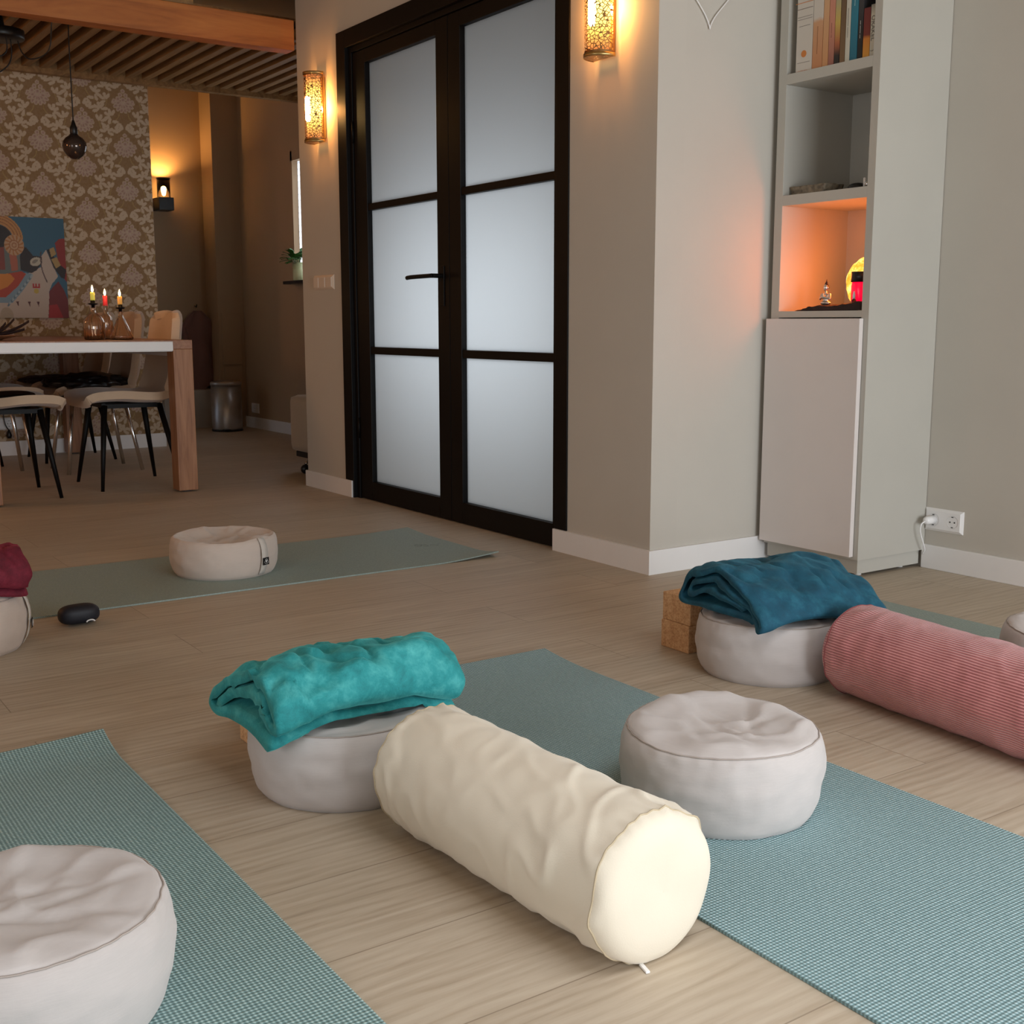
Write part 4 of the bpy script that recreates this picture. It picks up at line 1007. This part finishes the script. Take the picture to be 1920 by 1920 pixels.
# ------------------------------------------------------------------ bolsters
def bolster(x, y, ang, L, R, mat, label, seed, cord=False, wr=1.0):
    r = root('bolster', (x, y, 0), label, 'bolster', 'cylindrical bolsters on the floor', ang)
    seg, nl = 120, 90; v = []; uv = []; f = []
    # profile: cap centre -> cap edge -> along the side -> far cap
    prof = [(0, -.016), (.3, -.018), (.6, -.018), (.8, -.015), (.91, -.009), (.965, -.002)]
    path = [(s*R, t) for s, t in prof]+[(R*(.985+.015*math.sin(PI*min(1, i/6)/2)) if i < 6 else (R*(.985+.015*math.sin(PI*min(1, (nl-i)/6)/2)) if i > nl-6 else R), L*i/nl) for i in range(1, nl)]+[(s*R, L-t) for s, t in prof[::-1]]
    for (rr, t) in path:
        for i in range(seg):
            a = 2*PI*i/seg; ca, sa = math.cos(a), math.sin(a); s = t/L
            side = rr/R > .97
            q = Vector((ca*1.6+seed, sa*1.6, t*7)); n = noise.noise(q)*.0035*wr
            # diagonal pull folds, stronger near the ends
            e = max(math.exp(-(s/.22)**2), math.exp(-((1-s)/.4)**2))
            ph = t*46+a*2.2+3*noise.noise(Vector((ca*1.4, sa*1.4, t*3+seed)))
            rg = 1-abs(noise.noise(Vector((ca*1.5+t*6, sa*1.5, t*13+seed))))*2
            w = (max(0, math.sin(ph))**3*.0030*max(0, .3+noise.noise(Vector((ca*2+5, sa*2, t*4+seed))))*2+max(0, rg-.55)*.0085)*wr
            w2 = noise.noise(Vector((ca*2.5, sa*2.5, t*22+seed)))*.0018*wr
            g = .0010*math.sin(a*23+4*math.sin(2*a+seed))*(1+.8*math.sin(3*a+seed))*wr*(math.exp(-(s*L/.02)**2)+math.exp(-((1-s)*L/.02)**2))
            q = rr+(n+w*(.25+e)+w2+g if side else noise.noise(Vector((rr*20, ca*2, sa*2+seed)))*.001)
            if side: q = max(q, R*.95)
            lx = t+(noise.noise(Vector((ca*rr*14, sa*rr*14, seed)))*.004 if not side else 0)
            px, pz = q*ca, q*sa
            pz = max(pz, -R*.955)            # flattened where it rests
            v.append((lx, px, pz+R*.955)); uv.append((s, i/seg))
    m = len(path)
    for k in range(m-1):
        for i in range(seg):
            j = (i+1) % seg; f.append((k*seg+i, k*seg+j, (k+1)*seg+j, (k+1)*seg+i))
    me = me_py(v, f); ul = me.uv_layers.new(name='UVMap')
    for p in me.polygons:
        idx = [me.loops[l].vertex_index for l in p.loop_indices]; wrap = any(q % seg == seg-1 for q in idx) and any(q % seg == 0 for q in idx)
        for l, q in zip(p.loop_indices, idx):
            u = uv[q]; ul.data[l].uv = (u[0], 1.0 if (wrap and q % seg == 0) else u[1])
    bm = bmesh.new(); bm.from_mesh(me); bmesh.ops.remove_doubles(bm, verts=bm.verts, dist=1e-6); bmesh.ops.recalc_face_normals(bm, faces=bm.faces); bm.to_mesh(me); bm.free()
    link('cover', me, mat, r, world=False, smooth=True)
    def ring(k): return [(v[k*seg+i][0], v[k*seg+i][1]*1.003, (v[k*seg+i][2]-R*.955)*1.003+R*.955) for i in range(seg)]
    sm = plain('cover_seam', tuple(c*.72 for c in (srgb(214, 196, 164)[:3] if not cord else srgb(170, 90, 92)[:3]))+(1,), .8)
    tube('seam', ring(len(path)-7), .0014, sm, r, 6, True, world=False)
    tube('seam', ring(6), .0014, sm, r, 6, True, world=False)
    return r
b1 = bolster(-1.690, .985, math.radians(2.6), .562, .108, M['cream'], 'cream cotton bolster lying across the foreground', 2.3)
bm = bmesh.new(); box(bm, .566, .588, -.030, -.024, .0005, .004, bev=.001); bmesh.ops.rotate(bm, verts=bm.verts, cent=(.566, -.027, 0), matrix=Matrix.Rotation(-.3, 3, 'Z')); link('zipper_pull', me_bm(bm), M['white'], b1, world=False)
bolster(-1.762, 2.195, math.radians(-5.4), .62, .107, M['cord'], 'pink corduroy bolster reaching out of the right picture edge', 5.1, cord=True, wr=.7)

# ------------------------------------------------------------------ folded blankets
def blanket(name, label, mat, c, ang, path, L, th, base, zc, rz_droop, seed, wrk=1.0, taper=None, drooped=.52, zmax=None):
    """ribbon cross-section (u: across, w: up) swept along v; droops over the cushion it lies on"""
    P = smooth_path([(a, b, 0) for a, b in path], 6); n = len(P); nv = 72
    # offset outline
    tang = [(P[min(i+1, n-1)]-P[max(i-1, 0)]).normalized() for i in range(n)]
    up = [Vector((-t.y, t.x, 0)) for t in tang]
    outl = [P[i]+up[i]*th/2 for i in range(n)]
    endc = P[-1]; e = tang[-1]
    cap1 = [endc+e*th*.5]
    back = [P[i]-up[i]*th/2 for i in range(n-1, -1, -1)]
    cap0 = [P[0]-tang[0]*th*.5]
    O = outl+cap1+back+cap0; m = len(O)
    umax = max(p.x for p in O); v = []; f = []
    R = Matrix.Rotation(ang, 3, 'Z')
    for k in range(nv+1):
        t = k/nv; 
        for q in O:
            u, w = q.x, q.y
            # the cloth layers spread a little irregularly at both ends
            vv = (t-.5)*L
            endk = max(0, abs(t-.5)*2-.85)/.15
            vv -= math.copysign(1, t-.5)*endk*.010*noise.noise(Vector((u*9, w*22, seed)))*1.5
            if taper: w2 = w*taper(t, u/umax); 
            else: w2 = w
            # round the pile off at its ends
            uu = u-umax/2
            if endk > 0: uu *= 1-.05*endk**2
            uu += .010*noise.noise(Vector((t*3+seed, w*4, 1)))
            p = R @ Vector((uu, vv, 0)); X, Y = c[0]+p.x, c[1]+p.y
            d = math.hypot(X-zc[0], Y-zc[1]); ex = max(0, d-rz_droop)
            Z = base+w2-drooped*ex**1.25*1.1
            nn = Vector((X*13+seed, Y*13, Z*10)); a = noise.noise(nn); b2 = noise.noise(nn*2.3+Vector((3, 1, 2))); c2 = noise.noise(nn*4.7)
            hgt = w/.1
            rg = 1-abs(noise.noise(Vector((X*11+seed, Y*17, Z*6))))*2; Z += (a*.013+b2*.005+c2*.0014-max(0, rg-.62)*.022*min(1, hgt))*wrk*min(1, .25+hgt)
            off = (b2*.006+c2*.0018)*wrk
            X += off; Y += a*.004*wrk
            if d < .165: Z = max(Z, .161+.002*hgt)
            v.append((X, Y, Z))
    for k in range(nv):
        for i in range(m):
            j = (i+1) % m; f.append((k*m+i, k*m+j, (k+1)*m+j, (k+1)*m+i))
    # end faces: quads across the ribbon
    for k in (0, nv):
        for i in range(n-1):
            a, b = i, i+1; c_, d_ = m-2-i-0, m-3-i
            q = (k*m+a, k*m+b, k*m+(n+1+(n-1-b)), k*m+(n+1+(n-1-a)))
            f.append(q if k == 0 else q[::-1])
        q = (k*m+n-1, k*m+n, k*m+n+1); f.append(q if k == 0 else q[::-1])
        q = (k*m+m-1, k*m+0, k*m+m-2); f.append(q if k == 0 else q[::-1])
    me = me_py(v, f); bm = bmesh.new(); bm.from_mesh(me); bmesh.ops.recalc_face_normals(bm, faces=bm.faces); bm.to_mesh(me); bm.free()
    return tag(link(name, me, mat, smooth=True), label, 'blanket', 'folded fleece blankets on the cushions')
spiral = [(a_, b_*1.18) for a_, b_ in [(.300, .004), (.20, .006), (.08, .008), (.02, .012), (.006, .026), (.03, .040), (.12, .062), (.22, .084), (.29, .084), (.322, .062), (.318, .034), (.285, .026), (.262, .040), (.275, .058), (.24, .062), (.14, .044), (.06, .026)]]
blanket('folded_blanket', 'bright teal fleece blanket folded on the cushion beside the cream bolster', M['teal'], (-1.972, .948), math.radians(0), spiral, .37, .021, .161, (-1.952, .957), .135, 2.0, 1.45)
spiral2 = [(.30, .012), (.16, .008), (.05, .010), (.014, .028), (.016, .06), (.05, .085), (.14, .096), (.24, .082), (.315, .05), (.345, .022), (.33, .010), (.30, .028), (.22, .058), (.13, .074), (.06, .064), (.045, .045), (.07, .035), (.12, .048), (.20, .040), (.26, .026)]
blanket('folded_blanket', 'dark petrol fleece blanket folded on the cushion beside the pink bolster', M['petrol'], (-1.995, 2.20), math.radians(-8), spiral2, .40, .014, .168, (-2.005, 2.16), .14, 6.0, 1.1)
blanket('folded_blanket', 'burgundy fleece blanket on the cushion at the left picture edge', M['red'], (-3.34, .455), math.radians(8), spiral, .40, .022, .168, (-3.36, .51), .15, 9.0, 1.1)

# ------------------------------------------------------------------ cork blocks
GC = 'cork yoga blocks'
for (x0, x1, y0, y1, lab) in ((-2.32, -2.213, 2.083, 2.31, 'by the petrol blanket'), (-2.275, -2.16, .873, 1.10, 'by the teal blanket')):
    for k in range(2):
        dx = .002*k
        tag(bx('cork_block', (x0+dx, x1+dx, y0+.002*k, y1, .0003+.0752*k, .0752*(k+1)), M['cork'], bev=.003), ('lower' if k == 0 else 'upper')+' cork block of the stack '+lab, 'yoga block', GC)

# small dark speaker on the floor
bm = bmesh.new(); bmesh.ops.create_icosphere(bm, subdivisions=4, radius=1)
for v in bm.verts:
    p = v.co
    sg = lambda q, e: math.copysign(abs(q)**e, q)
    v.co = Vector((sg(p.x, .8)*.034, sg(p.y, .62)*.058, .029+sg(p.z, .75)*.029*(1 if p.z > 0 else .95)))
sp = root('portable_speaker', (-3.45, .853, .0012), 'small oval navy-black speaker on the floor near the burgundy blanket', 'speaker', rz=math.radians(4))
link('housing', me_bm(bm), M['navy'], sp, world=False, smooth=True)
tube('control_ring', [(.0335-.0*t, .022+.012*math.cos(t), .009+.006*math.sin(t)) for t in np.linspace(.1, PI-.1, 10)], .0022, M['white'], sp, 6, world=False)

# ------------------------------------------------------------------ far corner: bin, robe, low white box, plant, stool
def bin_():
    x, y = -9.17, 3.515
    r = root('pedal_bin', (x, y, 0), 'round brushed steel pedal bin in the far dark corner', 'bin')
    lathe('body', [(0, .012), (.118, .012), (.12, .02), (.12, .365), (0, .365)], (x, y, 0), M['steel'], r, 48)
    lathe('lid', [(0, .366), (.124, .366), (.125, .385), (.115, .396), (.06, .404), (0, .406)], (x, y, 0), M['steel'], r, 48)
    lathe('base_ring', [(0, 0), (.123, 0), (.124, .012), (0, .012)], (x, y, 0), M['blackp'], r, 40)
    bx('pedal', (x+.10, x+.155, y-.08, y-.03, .012, .022), M['blackp'], r, bev=.003)
bin_()
tag(bx('low_white_box', (-9.7, -9.50, 3.12, 3.575, 0, .315), plain('off_white_panel', srgb(176, 168, 158), .6), bev=.004), 'low off-white box behind the table against the far wall', 'box')
def m_tube_(): pass
tag(bx('pipe_casing_panel', [(-9.45, -9.438, 3.605, 3.765, .52, .94), (-9.45, -9.438, 3.605, 3.765, .1, .505)], M['wall_in'], bev=.002), 'pale access panel low on the far pillar above the bin', 'panel')
def robe():
    r = root('hanging_robe', (-9.62, 3.47, .32), 'old-pink cloth garment hanging on the far wall behind the table', 'garment')
    v = []; f = []; nu, nw = 28, 20
    for j in range(nw+1):
        t = j/nw; z = .96-.62*t; wd = .03+.085*min(1, t*5)+.02*math.sin(t*9)+.03*t
        for i in range(nu):
            a = 2*PI*i/nu; fold = 1+.25*math.sin(a*5+t*2)*min(1, t*2)
            nn_ = noise.noise(Vector((math.cos(a)*2, math.sin(a)*2, t*4))); v.append((-9.63+(.03+.02*nn_)*math.cos(a)*fold, 3.475+.02*t+wd*math.sin(a)*(1+.12*math.sin(a*7)+.3*nn_), z-.05*math.cos(a*3+1)*t))
    for j in range(nw):
        for i in range(nu): k = (i+1) % nu; f.append((j*nu+i, j*nu+k, (j+1)*nu+k, (j+1)*nu+i))
    f.append(tuple(range(nu))); f.append(tuple(nw*nu+i for i in range(nu-1, -1, -1)))
    link('cloth', me_py(v, f), M['towel'], r, smooth=True)
    tube('hook', [(-9.70, 3.475, 1.0), (-9.66, 3.475, .99), (-9.65, 3.475, 1.01)], .005, M['blackp'], r)
robe()
def plant():
    x, y = -8.20, 3.742
    r = root('potted_plant', (x, y, 1.168), 'small green leafy plant in a pale green pot on the window ledge', 'plant')
    lathe('pot', [(0, 0), (.045, 0), (.048, .004), (.05, .13), (.046, .13), (.044, .012), (0, .012)], (x, y, 1.168), M['pot'], r, 32)
    lathe('soil', [(0, .115), (.045, .115), (0, .12)], (x, y, 1.168), M['darkcloth'], r, 24)
    rng = random.Random(5); v = []; f = []
    for k in range(44):
        a = rng.uniform(PI*.95, PI*2.05); el = rng.uniform(.4, 1.4); L = rng.uniform(.03, .09); a = -abs(a) if a < PI else a
        base = Vector((x+.02*math.cos(a), y-.01+.02*math.sin(a), 1.168+.12)); d = Vector((math.cos(a)*math.cos(el), math.sin(a)*math.cos(el), math.sin(el)))
        tip = base+d*L; side = d.cross(Vector((0, 0, 1))).normalized(); ll = rng.uniform(.045, .07); b = len(v)
        dd = (d+Vector((0, 0, -.5))).normalized()
        for i in range(7):
            s = i/6; w = .023*math.sin(PI*min(1, s*.95+.05))**.8; c = tip+dd*ll*s+Vector((0, 0, -.015*s*s))
            v += [c-side*w, c+Vector((0, 0, -.004)), c+side*w]
        for i in range(6):
            for j in range(2): f.append((b+i*3+j, b+i*3+j+1, b+i*3+j+4, b+i*3+j+3))
        b = len(v); v += [base-side*.0015, base+side*.0015, tip+side*.0015, tip-side*.0015]; f.append((b, b+1, b+2, b+3))
    link('foliage', me_py(v, f), M['leaf'], r, smooth=True)
plant()
def stool():
    x, y = -6.30, 2.98
    r = root('rolling_chair', (x, y, 0), 'off-white padded rolling chair half hidden behind the door wall', 'chair')
    bm = bmesh.new(); box(bm, x-.16, x+.16, y-.13, y+.2, .115, .445, bev=.045); link('padded_body', me_bm(bm), M['pouff'], r, smooth=True)
    bm = bmesh.new(); box(bm, x-.06, x+.16, y-.06, y+.2, .40, .60, bev=.04); link('backrest', me_bm(bm), M['pouff'], r, smooth=True)
    bx('under_plate', (x-.13, x+.13, y-.1, y+.16, .085, .118), M['blackp'], r, bev=.004)
    for dx, dy in ((.04, -.12), (.12, .12), (-.12, .1)):
        tube('caster_arm', smooth_path([(x+dx*.3, y+dy*.3, .1), (x+dx*.7, y+dy*.7, .085), (x+dx, y+dy, .055)], 4), .008, M['chrome'], r, 8)
        c = tube('caster_wheel', [(x+dx-.012, y+dy, .026), (x+dx+.012, y+dy, .026)], .026, M['blackp'], r, 24)
stool()

# ------------------------------------------------------------------ light
def area(name, loc, rot, sx, sy, e, col, spread=PI):
    L = bpy.data.lights.new(name, 'AREA'); L.shape = 'RECTANGLE'; L.size = sx; L.size_y = sy; L.energy = e; L.color = col; L.spread = spread
    o = bpy.data.objects.new(name, L); C.objects.link(o); o.location = loc; o.rotation_euler = rot; return o
area('daylight_window', (2.38, 2.1, .88), (0, PI/2, 0), 1.5, 2.7, 140, (.88, .94, 1))
area('added_top_fill', (.35, 1.25, 2.93), (0, 0, 0), 1.5, 2.0, 30, (.95, .97, 1), math.radians(105))       # added fill aimed down at the floor, its rooflight is made up
area('hall_daylight', (-4.25, 3.42, .92), (-PI/2, 0, 0), 1.5, .7, 8, (.90, .95, 1))
area('kitchen_daylight', (-7.87, 3.91, 1.62), (-PI/2, 0, 0), 1.1, .9, 9, (.9, .95, 1))
area('added_side_fill', (-.2, -2.98, 1.05), (PI/2, 0, 0), 2.6, 1.9, 42, (.95, .97, 1))    # added fill, shines +y through an unseen made-up window
def pt(name, loc, e, col, s=.1):
    L = bpy.data.lights.new(name, 'POINT'); L.energy = e; L.color = col; L.shadow_soft_size = s
    o = bpy.data.objects.new(name, L); C.objects.link(o); o.location = loc; return o
pt('lounge_lamp_light', (-4.6, -1.9, 1.4), 13, (1, .50, .26), .25)
pt('added_warm_fill', (-6.6, -1.3, 1.9), 30, (1, .46, .18), .2)  # added warm fill for the dining end, no lamp stands here
wd = bpy.data.worlds.new('world'); bpy.context.scene.world = wd; wd.use_nodes = True
bg = wd.node_tree.nodes['Background']; bg.inputs[0].default_value = (.7, .8, 1, 1); bg.inputs[1].default_value = .5

# ------------------------------------------------------------------ camera
yaw, pit, rol = math.radians(145.48), math.radians(9.10), math.radians(-.05)
fw = Vector((math.cos(yaw)*math.cos(pit), math.sin(yaw)*math.cos(pit), -math.sin(pit)))
rt = Vector((math.sin(yaw), -math.cos(yaw), 0)); up = rt.cross(fw)
r2 = rt*math.cos(rol)+up*math.sin(rol); u2 = r2.cross(fw)
cam = bpy.data.cameras.new('camera'); co = bpy.data.objects.new('camera', cam); C.objects.link(co)
m = Matrix((r2, u2, -fw)).transposed().to_4x4(); m.translation = Vector((0, 0, .86)); co.matrix_world = m
cam.sensor_width = 36; cam.sensor_fit = 'HORIZONTAL'; cam.lens = 36*2216/1920; cam.clip_start = .05
bpy.context.scene.camera = co
vs = bpy.context.scene.view_settings
vs.view_transform = 'Standard'; vs.look = 'None'; vs.gamma = 1; vs.use_curve_mapping = False; vs.exposure = 0
